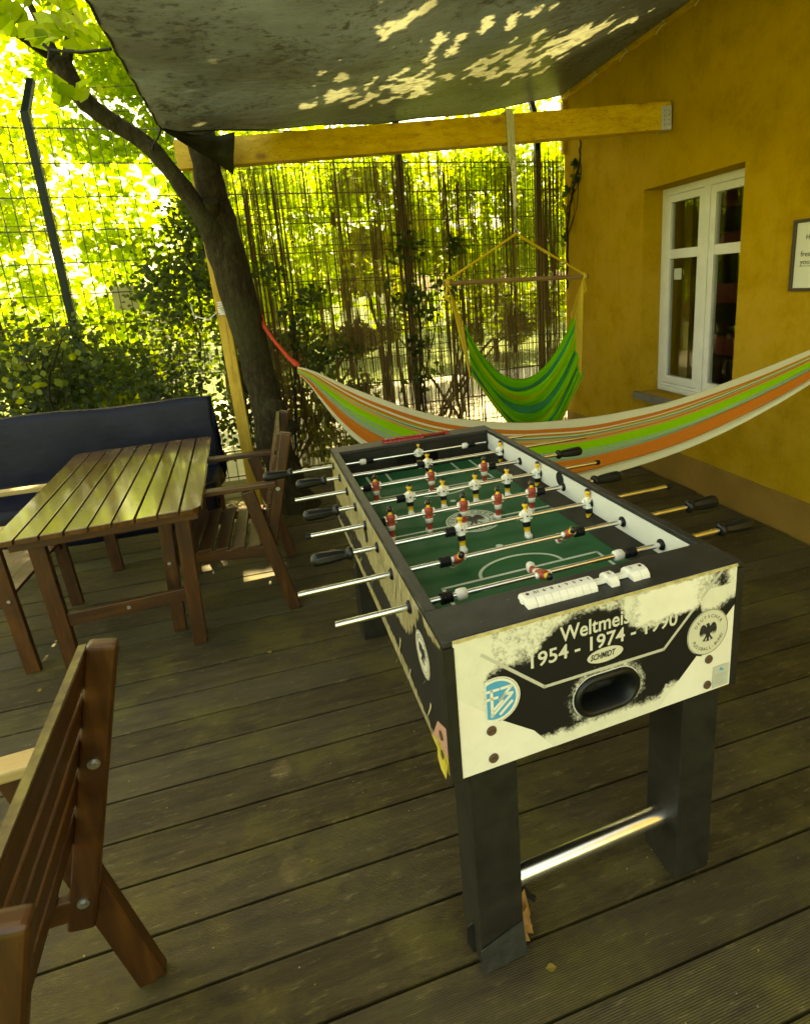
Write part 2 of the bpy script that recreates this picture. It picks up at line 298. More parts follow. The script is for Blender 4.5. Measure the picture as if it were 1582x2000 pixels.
# ------------------------------------------------------------------ mesh helper
class G:
    def __init__(s): s.v = []; s.f = []; s.m = []; s.sm = []; s.a = []
    def add(s, vs, fs, m=0, smooth=False, a=None):
        o = len(s.v); s.v += [tuple(x) for x in vs]; s.f += [tuple(i+o for i in f) for f in fs]
        s.m += [m]*len(fs); s.sm += [smooth]*len(fs); s.a += (a if a is not None else [0.]*len(vs)); return s
    def box(s, x0, x1, y0, y1, z0, z1, m=0):
        return s.add([(x, y, z) for z in (z0, z1) for y in (y0, y1) for x in (x0, x1)],
            [(0, 2, 3, 1), (4, 5, 7, 6), (0, 1, 5, 4), (2, 6, 7, 3), (0, 4, 6, 2), (1, 3, 7, 5)], m)
    def beam(s, p, q, w, h, up=(0, 0, 1), m=0):
        p = Vector(p); q = Vector(q); d = (q-p).normalized(); sd = d.cross(Vector(up)).normalized(); u = sd.cross(d)
        vs = [c+sd*(a*w/2)+u*(b*h/2) for c in (p, q) for b in (-1, 1) for a in (-1, 1)]
        return s.add(vs, [(0, 2, 3, 1), (4, 5, 7, 6), (0, 1, 5, 4), (2, 6, 7, 3), (0, 4, 6, 2), (1, 3, 7, 5)], m)
    def tube(s, pts, r, n=8, m=0, cap=True, smooth=True, a=None):
        pts = [Vector(p) for p in pts]; k = len(pts)
        rr = r if isinstance(r, (list, tuple)) else [r]*k
        vs = []; prev = None
        for i, p in enumerate(pts):
            d = (pts[min(i+1, k-1)]-pts[max(i-1, 0)])
            d = d.normalized() if d.length > 1e-9 else Vector((0, 0, 1))
            if prev is None: x = d.orthogonal().normalized()
            else:
                x = prev-d*prev.dot(d); x = x.normalized() if x.length > 1e-6 else d.orthogonal().normalized()
            prev = x; y = d.cross(x)
            vs += [p+(x*math.cos(t)+y*math.sin(t))*rr[i] for t in (2*PI*j/n for j in range(n))]
        fs = [(i*n+j, i*n+(j+1) % n, (i+1)*n+(j+1) % n, (i+1)*n+j) for i in range(k-1) for j in range(n)]
        s.add(vs, fs, m, smooth, a=[a or 0.]*len(vs))
        if cap: s.add(vs[:n], [tuple(range(n))[::-1]], m, False, a=[a or 0.]*n); s.add(vs[-n:], [tuple(range(n))], m, False, a=[a or 0.]*n)
        return s
    def plate(s, pts, m=0):           # one n-gon
        return s.add(pts, [tuple(range(len(pts)))], m)
    def prism(s, poly, fr, t, m=0):   # poly 2D, fr(u,v,w)->3D, from w=0 to w=t
        n = len(poly); vs = [fr(u, v, 0) for u, v in poly]+[fr(u, v, t) for u, v in poly]
        return s.add(vs, [tuple(range(n))[::-1], tuple(range(n, 2*n))]+[(i, (i+1) % n, n+(i+1) % n, n+i) for i in range(n)], m)
    def build(s, name, mats, parent=None, bevel=0, loc=None, attr=None, seg=2):
        me = bpy.data.meshes.new(name); me.from_pydata(s.v, [], s.f); 
        for x in (mats if isinstance(mats, (list, tuple)) else [mats]): me.materials.append(M[x] if isinstance(x, str) else x)
        me.polygons.foreach_set('material_index', s.m); me.polygons.foreach_set('use_smooth', s.sm)
        if attr: at = me.attributes.new(attr, 'FLOAT', 'POINT'); at.data.foreach_set('value', s.a)
        bm = bmesh.new(); bm.from_mesh(me); bmesh.ops.recalc_face_normals(bm, faces=bm.faces)
        if bevel:
            ed = [e for e in bm.edges if len(e.link_faces) == 2 and e.calc_face_angle(0) > .5]
            bmesh.ops.bevel(bm, geom=ed, offset=bevel, segments=seg, affect='EDGES', profile=.6)
        bm.to_mesh(me); bm.free()
        o = bpy.data.objects.new(name, me); COL.objects.link(o); o.parent = parent
        if loc: o.location = loc
        return o
def T(o, label=None, cat=None, group=None, kind=None):
    if label: o['label'] = label
    if cat: o['category'] = cat
    if group: o['group'] = group
    if kind: o['kind'] = kind
    return o
def E(name, loc, rz=0, label=None, cat=None, group=None, kind=None):
    o = bpy.data.objects.new(name, None); COL.objects.link(o); o.location = loc; o.rotation_euler = (0, 0, rz); o.empty_display_size = .1
    return T(o, label, cat, group, kind)
def dup(o, parent=None, name=None):
    c = o.copy(); COL.objects.link(c); c.parent = parent
    for ch in list(o.children): dup(ch, c)
    return c
_tc = {}
def textgeo(body, size=1, bold=0., align='CENTER', shear=0.):
    k = (body, bold, align, shear)
    if k not in _tc:
        cu = bpy.data.curves.new('t', 'FONT'); cu.body = body; cu.size = 1; cu.align_x = align; cu.offset = bold; cu.resolution_u = 3; cu.shear = shear
        ob = bpy.data.objects.new('t', cu); COL.objects.link(ob); dg = bpy.context.evaluated_depsgraph_get(); dg.update()
        me = ob.evaluated_get(dg).to_mesh(); _tc[k] = ([tuple(v.co) for v in me.vertices], [tuple(p.vertices) for p in me.polygons])
        ob.evaluated_get(dg).to_mesh_clear(); bpy.data.objects.remove(ob); bpy.data.curves.remove(cu)
    v, f = _tc[k]; return [(x*size, y*size) for x, y, z in v], f
def put_text(g, body, fr, size, u=0, v=0, w=0, bold=0., m=0, rot=0, align='CENTER', shear=0., sx=1):
    vs, fs = textgeo(body, size, bold, align, shear); c, s_ = math.cos(rot), math.sin(rot)
    g.add([fr(u+x*sx*c-y*s_, v+x*sx*s_+y*c, w) for x, y in vs], fs, m)
def fit_text(g, body, fr, size, u0, u1, v, w, bold=0., m=0, shear=0.):
    vs, fs = textgeo(body, size, bold, 'LEFT', shear); x0 = min(x for x, y in vs); x1 = max(x for x, y in vs); k = (u1-u0)/(x1-x0)
    g.add([fr(u0+(x-x0)*k, v+y, w) for x, y in vs], fs, m)
def arc_text(g, body, fr, size, cu, cv, R, a0, a1, w, bottom=False, bold=.02, m=0):
    n = len(body)
    for i, ch in enumerate(body):
        if ch == ' ': continue
        a = a0+(a1-a0)*i/(n-1)
        put_text(g, ch, fr, size, cu+R*math.cos(a), cv+R*math.sin(a), w, bold, m, rot=(a+PI/2 if bottom else a-PI/2))
def circ(r, n=32, cx=0, cy=0, ry=None): return [(cx+r*math.cos(2*PI*i/n), cy+(ry or r)*math.sin(2*PI*i/n)) for i in range(n)]
def ring(g, fr, r0, r1, w, n=40, m=0, cx=0, cy=0, a0=0, a1=2*PI):
    vs = []; 
    for i in range(n+1):
        a = a0+(a1-a0)*i/n; vs += [fr(cx+r0*math.cos(a), cy+r0*math.sin(a), w), fr(cx+r1*math.cos(a), cy+r1*math.sin(a), w)]
    g.add(vs, [(2*i, 2*i+1, 2*i+3, 2*i+2) for i in range(n)], m)
def stroke(g, fr, pts, wd, w, m=0):
    for (x0, y0), (x1, y1) in zip(pts, pts[1:]):
        L = math.hypot(x1-x0, y1-y0); nx, ny = -(y1-y0)/L*wd/2, (x1-x0)/L*wd/2; ex, ey = (x1-x0)/L*wd*.3, (y1-y0)/L*wd*.3
        g.add([fr(x0-ex+nx, y0-ey+ny, w), fr(x0-ex-nx, y0-ey-ny, w), fr(x1+ex-nx, y1+ey-ny, w), fr(x1+ex+nx, y1+ey+ny, w)], [(0, 1, 2, 3)], m)
EAGLE = [(-.08, 1.0), (-.2, .93), (-.36, .86), (-.22, .83), (-.16, .72), (-.22, .62), (-.42, .86), (-.6, .95), (-.78, .86), (-.92, .62), (-1.0, .2),
         (-.9, -.28), (-.86, .1), (-.8, -.34), (-.75, .06), (-.68, -.36), (-.62, .05), (-.54, -.32), (-.5, .08), (-.38, -.2), (-.3, .0), (-.26, -.3),
         (-.48, -.62), (-.62, -.66), (-.5, -.74), (-.62, -.9), (-.42, -.8), (-.3, -.92), (-.3, -.66), (-.14, -.44), (-.12, -.7), (-.2, -.96), (-.02, -.86), (0, -1.02), (.02, -.86), (.2, -.96), (.12, -.7),
         (.14, -.44), (.3, -.66), (.3, -.92), (.42, -.8), (.62, -.9), (.5, -.74), (.62, -.66), (.48, -.62), (.26, -.3), (.3, .0), (.38, -.2), (.5, .08), (.54, -.32), (.62, .05), (.68, -.36),
         (.75, .06), (.8, -.34), (.86, .1), (.9, -.28), (1.0, .2), (.92, .62), (.78, .86), (.6, .95), (.42, .86), (.2, .62), (.14, .74), (.12, .9), (.04, 1.0)]
def eagle(g, fr, cx, cy, s, w, m=0): g.add([fr(cx+x*s, cy+y*s, w) for x, y in EAGLE], [tuple(range(len(EAGLE)))], m)

# ------------------------------------------------------------------ ground + deck
GR = [-.14]
g = G(); g.box(-120, 120, -120, 5.62, -.6, -.145); T(g.build('ground', 'grass_ground'), kind='structure')
g = G(); g.box(-120, 120, 5.62, 11, -.6, -.145); T(g.build('garden_path', 'ground'), kind='structure')
g = G(); g.box(-120, 120, 11, 240, -.6, -.145); T(g.build('lawn', 'grass_ground'), kind='structure')
deck = E('deck', (0, 0, 0), kind='structure')
PW = .1675; k0 = -9; seams = [.996+PW*k for k in range(k0, 26)]
pm = []
for v in range(5):
    g = G(); g.box(-3.6, 2.8, .0035, PW-.0045, -.030, 0); o = g.build('plank', 'deck', deck, bevel=.0025); pm.append(o.data); bpy.data.objects.remove(o)
for i, y in enumerate(seams):
    o = bpy.data.objects.new('plank', pm[i % 5]); COL.objects.link(o); o.parent = deck
    o.location = (random.uniform(-.01, .01), y, random.uniform(-.0025, .0015)); o.rotation_euler = (random.uniform(-.004, .004), 0, random.uniform(-.0007, .0007))
g = G()
for x in (-3.4, -2.5, -1.6, -.7, .2, 1.1, 2.0, 2.7): g.box(x-.03, x+.03, seams[0], seams[-1]+PW, -.14, -.0345)
g.build('joist', 'soil', deck)

# ------------------------------------------------------------------ house
WX = 2.82
house = E('house', (WX, 1.0, 0), 0, 'ochre plastered house wall with one white window, right of the football table', 'house')
def hl(o): o.location = (-WX, -1.0, 0); return o
g = G(); WT = 3.42; y0, y1, z0, z1 = 3.07, 4.10, .645, 2.225; X2 = WX+.34; YE = 5.40
g.box(WX, X2, -4, y0, .242, WT+.6).box(WX, X2, y1, YE, .242, WT+.6).box(WX, X2, y0, y1, .242, z0).box(WX, X2, y0, y1, z1, WT+.6)
g.box(X2, 7, YE-.3, YE, -.14, WT+.6).box(X2, 7, -4, -3.7, -.14, WT+.6).box(6.7, 7, -3.7, YE-.3, -.14, WT+.6)
o = hl(g.build('wall', 'stucco', house))
g = G(); g.box(WX-.004, X2, -4, YE+.003, -.14, .24); hl(g.build('plinth', 'plinth', house, bevel=.004))
g = G(); g.box(WX-.05, 7.1, -4.1, YE+.1, WT+.602, WT+.75); hl(g.build('roof', 'sill', house))
g = G(); g.box(WX-.045, WX+.16, y0-.03, y1+.03, z0-.035, z0-.002); g.box(WX-.05, WX-.04, y0-.03, y1+.03, z0-.06, z0-.0); hl(g.build('window_sill', 'sill', house, bevel=.003))
fx = WX+.17
g = G(); e = .001
g.box(fx, fx+.07, y0+e, y0+.055, z0+e, z1-e).box(fx, fx+.07, y1-.055, y1-e, z0+e, z1-e).box(fx, fx+.07, y0+.055, y1-.055, z0+e, z0+.07).box(fx, fx+.07, y0+.055, y1-.055, z1-.055, z1-e)
g.box(fx-.012, fx+.05, 3.585-.03, 3.585+.03, z0+.07, z1-.055)
g.box(fx-.022, fx+.03, y0+.055, y1-.055, z0+.015, z0+.05)
win = hl(g.build('window', 'white_paint', house, bevel=.004))
for ya, yb in ((y0+.058, 3.553), (3.617, y1-.058)):
    za, zb, zt = z0+.074, z1-.058, 1.735
    g = G(); s_ = .052; xa, xb = fx-.004, fx+.044
    g.box(xa, xb, ya, ya+s_, za, zb).box(xa, xb, yb-s_, yb, za, zb).box(xa, xb, ya+s_, yb-s_, za, za+s_+.01).box(xa, xb, ya+s_, yb-s_, zb-s_, zb).box(xa+.004, xb, ya+s_, yb-s_, zt-.035, zt+.035)
    sa = g.build('sash', 'white_paint', win, bevel=.003)
    for zc, zd in ((za+s_+.01, zt-.035), (zt+.035, zb-s_)):
        g = G(); g.box(fx+.018, fx+.023, ya+s_-.004, yb-s_+.004, zc-.004, zd+.004); g.build('pane', 'glass', win)
# room behind the window
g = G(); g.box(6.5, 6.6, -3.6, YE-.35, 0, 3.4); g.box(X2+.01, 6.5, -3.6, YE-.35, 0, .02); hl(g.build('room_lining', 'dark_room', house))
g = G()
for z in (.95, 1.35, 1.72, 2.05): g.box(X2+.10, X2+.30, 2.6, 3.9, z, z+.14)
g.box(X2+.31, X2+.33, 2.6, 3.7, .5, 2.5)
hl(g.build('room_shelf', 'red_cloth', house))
g = G(); g.box(X2+.02, X2+.05, 3.97, 4.07, .7, 2.2); hl(g.build('curtain', 'stucco', house))
g = G(); g.box(fx+.014, fx+.017, 3.86, 3.945, 1.54, 1.625); hl(g.build('window_sticker', 'sticker', house))
# framed notice
nt_ = E('framed_notice', (WX, 2.35, 1.65), 0, 'dark framed paper notice on the ochre wall at the right edge', 'notice')
g = G(); xa, xb = -.022, -.001; ya, yb, za, zb = -.30, .315, -.195, .19; s_ = .018
g.box(xa, xb, ya, ya+s_, za, zb).box(xa, xb, yb-s_, yb, za, zb).box(xa, xb, ya+s_, yb-s_, za, za+s_).box(xa, xb, ya+s_, yb-s_, zb-s_, zb); g.build('frame', 'frame_wood', nt_, bevel=.002)
g = G(); g.box(-.008, -.002, ya+s_, yb-s_, za+s_, zb-s_); g.build('paper', 'paper', nt_)
g = G(); fr = lambda u, v, w: (-.009-w, .30-u, v)
put_text(g, 'H', fr, .036, .066, .082, .001, .01, align='LEFT'); g.build('word', 'ink', nt_); g = G(); put_text(g, 'free', fr, .042, .040, -.008, .001, 0, align='LEFT'); g.build('word', 'ink', nt_); g = G(); put_text(g, 'you', fr, .042, .040, -.050, .001, 0, align='LEFT')
g.add([fr(.040, -.058, .001), fr(.12, -.058, .001), fr(.12, -.0605, .001), fr(.040, -.0605, .001)], [(0, 1, 2, 3)]); g.build('word', 'ink', nt_)

# ------------------------------------------------------------------ pergola: beam, post, bracket
pg = E('pergola', (-.45, 4.6, 0), 0, 'pale timber beam running from a slim post behind the tree to the house wall', 'pergola')
def pl(o, org=(-.45, 4.6, 0)): o.location = (-org[0], -org[1], -org[2]); return o
bA, bB = Vector((-.52, 4.62, 2.575)), Vector((2.815, 3.82, 2.665))
g = G(); g.beam(bA, bB, .10, .18); pl(g.build('beam', 'pine_x', pg, bevel=.006))
g = G(); g.beam((-.37, 4.60, -.03), (-.41, 4.62, 2.48), .085, .085, (0, 1, 0)); pl(g.build('post', 'pine_z', pg, bevel=.006))
d = (bB-bA).normalized(); sd = d.cross(Vector((0, 0, 1))); up = sd.cross(d)
g = G()
for s in (-1, 1):
    c = bB-d*.035+sd*s*.0525; g.beam(c-up*.09, c+up*.06, .002, .07, d)
c = bB-d*.035-up*.092; g.beam(c-sd*.05, c+sd*.05, .07, .003, up)
bk = pl(g.build('bracket', 'steel', pg))
g = G(); hd = 0
for s in (-.06, -.03, 0, .03):
    for k in (.02, .05):
        c = bB-d*k+sd*.0545+up*s; g.tube([c, c+sd*.003], .004, 6)
o = g.build('screw_heads', 'rust', bk); T(o, kind='stuff')
# ------------------------------------------------------------------ wall batten
bt = T(G().beam((WX-.022, 5.38, 3.235), (WX-.022, 1.5, 3.33), .04, .05).beam((WX-.022, 5.36, 3.20), (WX-.022, 5.37, 2.75), .04, .05, (0, 1, 0)).build('wall_batten', 'pine_y', bevel=.003), 'slim wooden batten on the house wall carrying the tarpaulin edge', 'batten')
# ------------------------------------------------------------------ tarpaulin
tp = E('tarpaulin', (1.2, 3.0, 2.9), 0, 'weathered grey tarpaulin stretched as a sloping roof over the deck', 'tarpaulin')
NX, NY = 110, 150
def tarp_pt(u, v):       # u: left->wall, v: back->front
    bx = -.52+3.30*u; by = 4.02+(5.38-4.02)*min(1, u*1.15)**.85; bz = 2.60+.66*u**1.12
    if u < .12: pass
    fy = .15; fxx = -.40+3.20*u; fz = 2.58+.74*u
    x = bx*(1-v)+fxx*v; y = by*(1-v)+fy*v; z = bz*(1-v)+fz*v
    z += -.09*math.sin(PI*u)*math.sin(PI*min(1, v*1.3+.0))*(1) 
    nv = noise.noise(Vector((x*1.4, y*1.1, 3)))*.05*min(1, 6*u)*min(1, 6*(1-u))
    dc = math.hypot(x+.52, y-4.02); ang = math.atan2(y-4.02, x+.52)
    nv += .016*math.sin(ang*26)*math.exp(-dc*2.2)*min(1, dc*9)
    nv += .009*math.sin(v*3.3*30+2*math.sin(u*9))*math.exp(-u*18)
    return (x, y, z+nv)
g = G(); vs = [tarp_pt(i/NX, j/NY) for j in range(NY+1) for i in range(NX+1)]
fs = [(j*(NX+1)+i, j*(NX+1)+i+1, (j+1)*(NX+1)+i+1, (j+1)*(NX+1)+i) for j in range(NY) for i in range(NX)]
g.add(vs, fs, 0, True); sh = pl(g.build('sheet', 'tarp', tp), (1.2, 3, 2.9)); md = sh.modifiers.new('t', 'SOLIDIFY'); md.thickness = .0015
# drape over beam end
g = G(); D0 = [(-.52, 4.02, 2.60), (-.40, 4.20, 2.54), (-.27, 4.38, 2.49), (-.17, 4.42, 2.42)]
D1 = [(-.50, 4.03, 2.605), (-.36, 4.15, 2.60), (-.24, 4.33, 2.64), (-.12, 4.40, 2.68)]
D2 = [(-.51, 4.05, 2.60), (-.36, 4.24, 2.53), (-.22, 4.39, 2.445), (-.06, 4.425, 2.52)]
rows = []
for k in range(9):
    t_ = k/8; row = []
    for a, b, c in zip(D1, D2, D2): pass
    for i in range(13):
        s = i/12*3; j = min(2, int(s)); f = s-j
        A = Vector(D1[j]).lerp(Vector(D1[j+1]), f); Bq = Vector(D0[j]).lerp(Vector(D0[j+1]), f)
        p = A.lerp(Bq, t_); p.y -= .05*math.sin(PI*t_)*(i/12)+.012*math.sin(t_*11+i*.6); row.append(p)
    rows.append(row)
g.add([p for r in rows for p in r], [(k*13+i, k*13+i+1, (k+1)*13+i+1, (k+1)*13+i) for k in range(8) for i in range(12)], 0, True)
pl(g.build('hanging_corner', 'tarp_shaded', tp), (1.2, 3, 2.9))
g = G(); g.tube([tarp_pt(i/40, 0) for i in range(41)], .006, 6); g.tube([tarp_pt(0, i/40) for i in range(41)], .006, 6); g.tube([tarp_pt(1, i/40) for i in range(41)], .007, 6)
pl(g.build('hem', 'black_lam', tp), (1.2, 3, 2.9))
for (a, b) in (((-.52, 4.02, 2.60), (-.60, 4.2, 2.56)), ((-.50, 2.85, 2.60), (-.74, 2.95, 2.62))):
    g = G(); a = Vector(a); b = Vector(b); g.tube([a, a.lerp(b, .5)+Vector((0, 0, -.01)), b], .006, 6).tube([b+Vector((-.02, 0, .02)), b, b+Vector((-.015, .02, -.03))], .008, 6)
    pl(g.build('tie_cord', 'rubber', tp), (1.2, 3, 2.9))
for i, y in enumerate((5.2, 4.75, 4.3, 3.85, 3.45)):
    z = 3.235+.095*(5.38-y)/3.88; g = G(); x = WX-.05
    g.tube([(x, y, z+.03), (x-.02, y-.02, z-.01), (x-.005, y-.04, z-.035), (x+.0, y+.02, z-.03), (x-.02, y+.05, z-.07)], .004, 5)
    pl(g.build('tie_string', 'rope_white', tp), (1.2, 3, 2.9))

# ------------------------------------------------------------------ foosball table
H = .929; L = 1.592; W = .76; HP = .34; FZ = .795; RZ = .868
ft = E('football_table', (.2224, .9595, 0), .0522, 'worn black and white table football table in the foreground, on the deck', 'football table')
Zb = H-HP
# cabinet sides
g = G(); g.box(0, .0245, .02, L-.02, Zb, H-.016); g.build('side_board', 'black_lam', ft, bevel=.0015)
g = G(); g.box(.7355, W, .02, L-.02, Zb, H-.016); o = g.build('side_board', ['cream_wall', 'black_lam'], ft, bevel=.0015)
g = G(); g.box(.7343, .7354, .1235, 1.4985, FZ+.042, H-.0165); g.build('inner_wall', 'cream_wall', ft)
g = G(); g.box(.0246, .0257, .1235, 1.4985, FZ+.042, H-.0165); g.build('inner_wall', 'cream_wall', ft)
# end boxes: built round the goal return opening
slot_c = (.5*W, .30); 
g = G(); g.box(0, W, .0, .0185, Zb, Zb+.045).box(0, W, 0, .0185, Zb+.165, H-.016).box(0, .285, 0, .0185, Zb+.045, Zb+.165).box(.475, W, 0, .0185, Zb+.045, Zb+.165)
g.build('front_board', 'black_lam', ft)
g = G(); g.box(0, W, L-.0185, L, Zb, H-.016); g.build('rear_board', 'black_lam', ft, bevel=.0015)
g = G(); g.box(.0255, .7345, .104, .1215, FZ, H-.016).box(.0255, .7345, .02, .03, Zb, Zb+.04); g.build('goal_board', 'black_lam', ft)
g = G(); g.box(.0255, .28, 1.5005, 1.518, FZ-.03, H-.016).box(.48, .7345, 1.5005, 1.518, FZ-.03, H-.016).box(.28, .48, 1.5005, 1.518, FZ+.072, H-.016); g.build('goal_board', 'black_lam', ft)
for (a, b, c, d_) in ((0, .0265, .1215, 1.5005), (.7335, W, .1215, 1.5005), (0, W, 0, .1212), (0, W, 1.5008, L)):
    g = G(); g.box(a, b, c, d_, H-.0155, H); g.build('top_rim', 'rim', ft, bevel=.0025)
# pitch
g = G(); g.box(.0755, .6845, .12, 1.50, FZ-.012, FZ); pf = g.build('pitch', 'field', ft)
g = G()
for a0, a1 in ((.0262, .075), (.7338, .685)):
    g.add([(a0, .1225, FZ+.041), (a1, .1225, FZ+.0005), (a1, 1.4995, FZ+.0005), (a0, 1.4995, FZ+.041)], [(0, 1, 2, 3)])
g.build('ball_ramp', 'black_lam', ft)
g = G(); g.box(.0255, .7345, .02, L-.02, Zb+.02, Zb+.032); g.build('inner_floor', 'black_lam', ft)
fr = lambda u, v, w: (u, v, FZ+.0006+w)
g = G(); lw = .010
def ln(p): stroke(g, fr, p, lw, 0)
for s in (0, 1):
    yy = (lambda v: v) if s == 0 else (lambda v: 1.62-v)
    ln([(.134, yy(.125)), (.134, yy(.419)), (.631, yy(.419)), (.631, yy(.125))]); ln([(.225, yy(.125)), (.225, yy(.235)), (.54, yy(.235)), (.54, yy(.125))])
    vs = []
    for i in range(37): a = PI*i/36; vs += [fr(.3825+rr_*math.cos(a), yy(.4235+(rr_-.045)*math.sin(a)), .0004) for rr_ in (.125, .135)]
    g.add(vs, [(2*i, 2*i+1, 2*i+3, 2*i+2) for i in range(36)])
    g.add([fr(u, v, .0008) for u, v in circ(.012, 20, .3825, yy(.59))], [tuple(range(20))])
ln([(.078, .81), (.683, .81)]); g.build('pitch_line', 'line', pf)
g = G(); cx, cy = .3825, .815
g.add([fr(u, v, .0012) for u, v in circ(.098, 48, cx, cy)], [tuple(range(48))], 0)
ring(g, fr, .088, .0905, .0018, m=1, cx=cx, cy=cy); ring(g, fr, .058, .061, .0018, m=1, cx=cx, cy=cy)
arc_text(g, 'DEUTSCHER', fr, .022, cx, cy, .068, PI*.93, PI*.07, .0018, m=1); arc_text(g, 'FUSSBALL-BUND', fr, .022, cx, cy, .083, PI*1.08, PI*1.92, .0018, True, m=1)
eagle(g, fr, cx, cy, .045, .0018, 1)
g.build('centre_emblem', ['line', 'ink'], pf)
# far goal opening
# ball hole in the right inner wall
fr = lambda u, v, w: (.7338-w, .815+u, .892+v)
g = G(); ring(g, fr, .020, .026, .002, m=0); g.add([fr(u, v, .001) for u, v in circ(.021, 28)], [tuple(range(28))], 1); g.build('ball_chute', ['rubber', 'pk'], ft)

# ---- front panel print
FP = lambda u, v, w: (u*W, -.0004-w, Zb+v*HP)
g = G(); th_ = .0012
outer = [(.026, .996), (.026, .004), (.978, .004), (.978, .996)]
slot = []
sc, sr, sh_ = (.5, .30), .20, .075        # stadium in (a metres)
def stadium(hw, hh, n=10, k=1.):
    cxm, czm = .5*W, .30*HP; pts = []
    for i in range(n+1): a = -PI/2+PI*i/n; pts.append((cxm+hw-hh+hh*math.cos(a), czm+hh*math.sin(a)))
    for i in range(n+1): a = PI/2+PI*i/n; pts.append((cxm-hw+hh+hh*math.cos(a), czm+hh*math.sin(a)))
    return [(x/W, z/HP) for x, z in pts]
inner = stadium(.0865, .0515)
def cut_panel(outer, holes, cuts_u, cuts_v, wear, frf):
    bm = bmesh.new()
    def loop(pts): 
        vs = [bm.verts.new((u, v, 0)) for u, v in pts]; return [bm.edges.new((vs[i], vs[(i+1) % len(vs)])) for i in range(len(vs))]
    es = loop(outer)
    for h in holes: es += loop(h)
    bmesh.ops.triangle_fill(bm, edges=es, use_beauty=True)
    for c in cuts_u: bmesh.ops.bisect_plane(bm, geom=bm.verts[:]+bm.edges[:]+bm.faces[:], plane_co=(c, 0, 0), plane_no=(1, 0, 0))
    for c in cuts_v: bmesh.ops.bisect_plane(bm, geom=bm.verts[:]+bm.edges[:]+bm.faces[:], plane_co=(0, c, 0), plane_no=(0, 1, 0))
    bm.verts.ensure_lookup_table(); bm.verts.index_update()
    vs = [(v.co.x, v.co.y) for v in bm.verts]; fs = [tuple(v.index for v in f.verts) for f in bm.faces]; bm.free()
    g = G(); g.add([frf(u, v) for u, v in vs], fs, 0, False, a=[float(wear(u, v)) for u, v in vs]); return g
fpn = cut_panel(outer, [inner], [], [], lambda u, v: 0, lambda u, v: FP(u, v, .0008)).build('front_panel', 'cream', ft)
TP = [(.03, .66), (.10, .70), (.17, .72), (.25, .72), (.28, .80), (.32, .88), (.37, .93), (.47, .95), (.545, .90), (.585, .75), (.63, .70), (.72, .71), (.80, .76), (.83, .80), (.845, .70), (.90, .68), (.98, .76)]
def wear_f(u, v):
    t = np.interp(u, [p[0] for p in TP], [p[1] for p in TP])
    ww = (v-t)/.10+.45
    if .36 < u < .57: ww = min(ww, .60)
    if u < .36 and v > .70: ww = min(ww, .68 if u > .13 else .95)
    if u > .76 and v > .84: ww = min(ww, .52+.2*math.sin(u*60))
    ww = max(ww, (.12-u)/.03+.3)
    bt_ = .13 if u < .70 else .20
    ww = max(ww, (bt_-v)/.10+.32)
    x = (u-.5)*W; z = (v-.30)*HP; hw = .035+.0; dd = math.hypot(max(0, abs(x)-hw), z)-.0515
    ww = max(ww, .50-abs(dd-.008)/.040)
    return max(-.35, min(1.3, ww))
blk = [(.026, .996), (.026, .60), (.145, .36), (.254, .185), (.318, .004), (.688, .004), (.978, .675), (.978, .996)]
ring_in = stadium(.090, .055)
cut_panel(blk, [ring_in], [i/70 for i in range(1, 70)], [i/36 for i in range(1, 36)], wear_f, lambda u, v: FP(u, v, .0016)).build('black_print', 'print', fpn, attr='wear')
FM = lambda u, v, w: (u, -.0024-w, Zb+v)     # metres
g = G()
stroke(g, FM, [(.105*W, .85*HP), (.291*W, .49*HP), (.705*W, .487*HP), (.925*W, .99*HP)], .0075, 0)
g.build('printed_line', 'line_print', fpn)
g = G(); fit_text(g, 'Weltmeister', FM, .052, .343*W, .652*W, .780*HP, .0004, .016); g.build('lettering', 'letter', fpn)
g = G(); fit_text(g, '1954 - 1974 - 1990', FM, .049, .250*W, .752*W, .655*HP, .0004, .016); g.build('lettering', 'letter', fpn)
# abraded patch over the words
def wear_p(u, v):
    x = (u-.712)/.125; z = (v-.86-(.02 if u < .6 else 0))/.13; r = 1.0-max(abs(x)**2.4, abs(z)**2.4)**.6
    return max(-.4, min(1.1, .45+r*1.0))
mp = bpy.data.materials.new('abraded_patch'); mp.use_nodes = True; t = mp.node_tree; b = t.nodes['Principled BSDF']
m_cream(t, b)
at = N(t, 'ShaderNodeAttribute', attribute_name='wear').outputs['Fac']; gg = coords(t)
al = ramp(t, mth(t, 'ADD', at, mth(t, 'MULTIPLY', mth(t, 'SUBTRACT', noi(t, gg, 26, 10, .85), .5), 1.9)), [(.40, (0,)*3), (.66, (1,)*3)])
t.links.new(al, b.inputs['Alpha']); M['patch'] = mp
pp = [(.50, .64), (.86, .64), (.86, .985), (.50, .985)]
cut_panel(pp, [], [.5+i*.015 for i in range(1, 24)], [.64+i*.02 for i in range(1, 17)], wear_p, lambda u, v: FP(u, v, .0042)).build('scuff', 'patch', fpn, attr='wear')
g = G(); ee = [(.026+.952*i/60) for i in range(61)]; vs = []
for i, u in enumerate(ee): vs += [FP(u, .9965, .0012+.0012*abs(math.sin(i*1.7))), FP(u, .984-.006*abs(math.sin(i*2.3)+.4*math.sin(i*.9)), .0050)]
g.add(vs, [(2*i, 2*i+1, 2*i+3, 2*i+2) for i in range(60)]); g.build('edge_banding', noisy((.30, .22, .05), (.55, .48, .22), 40, rough=.6, name='yellowed_edge'), fpn)
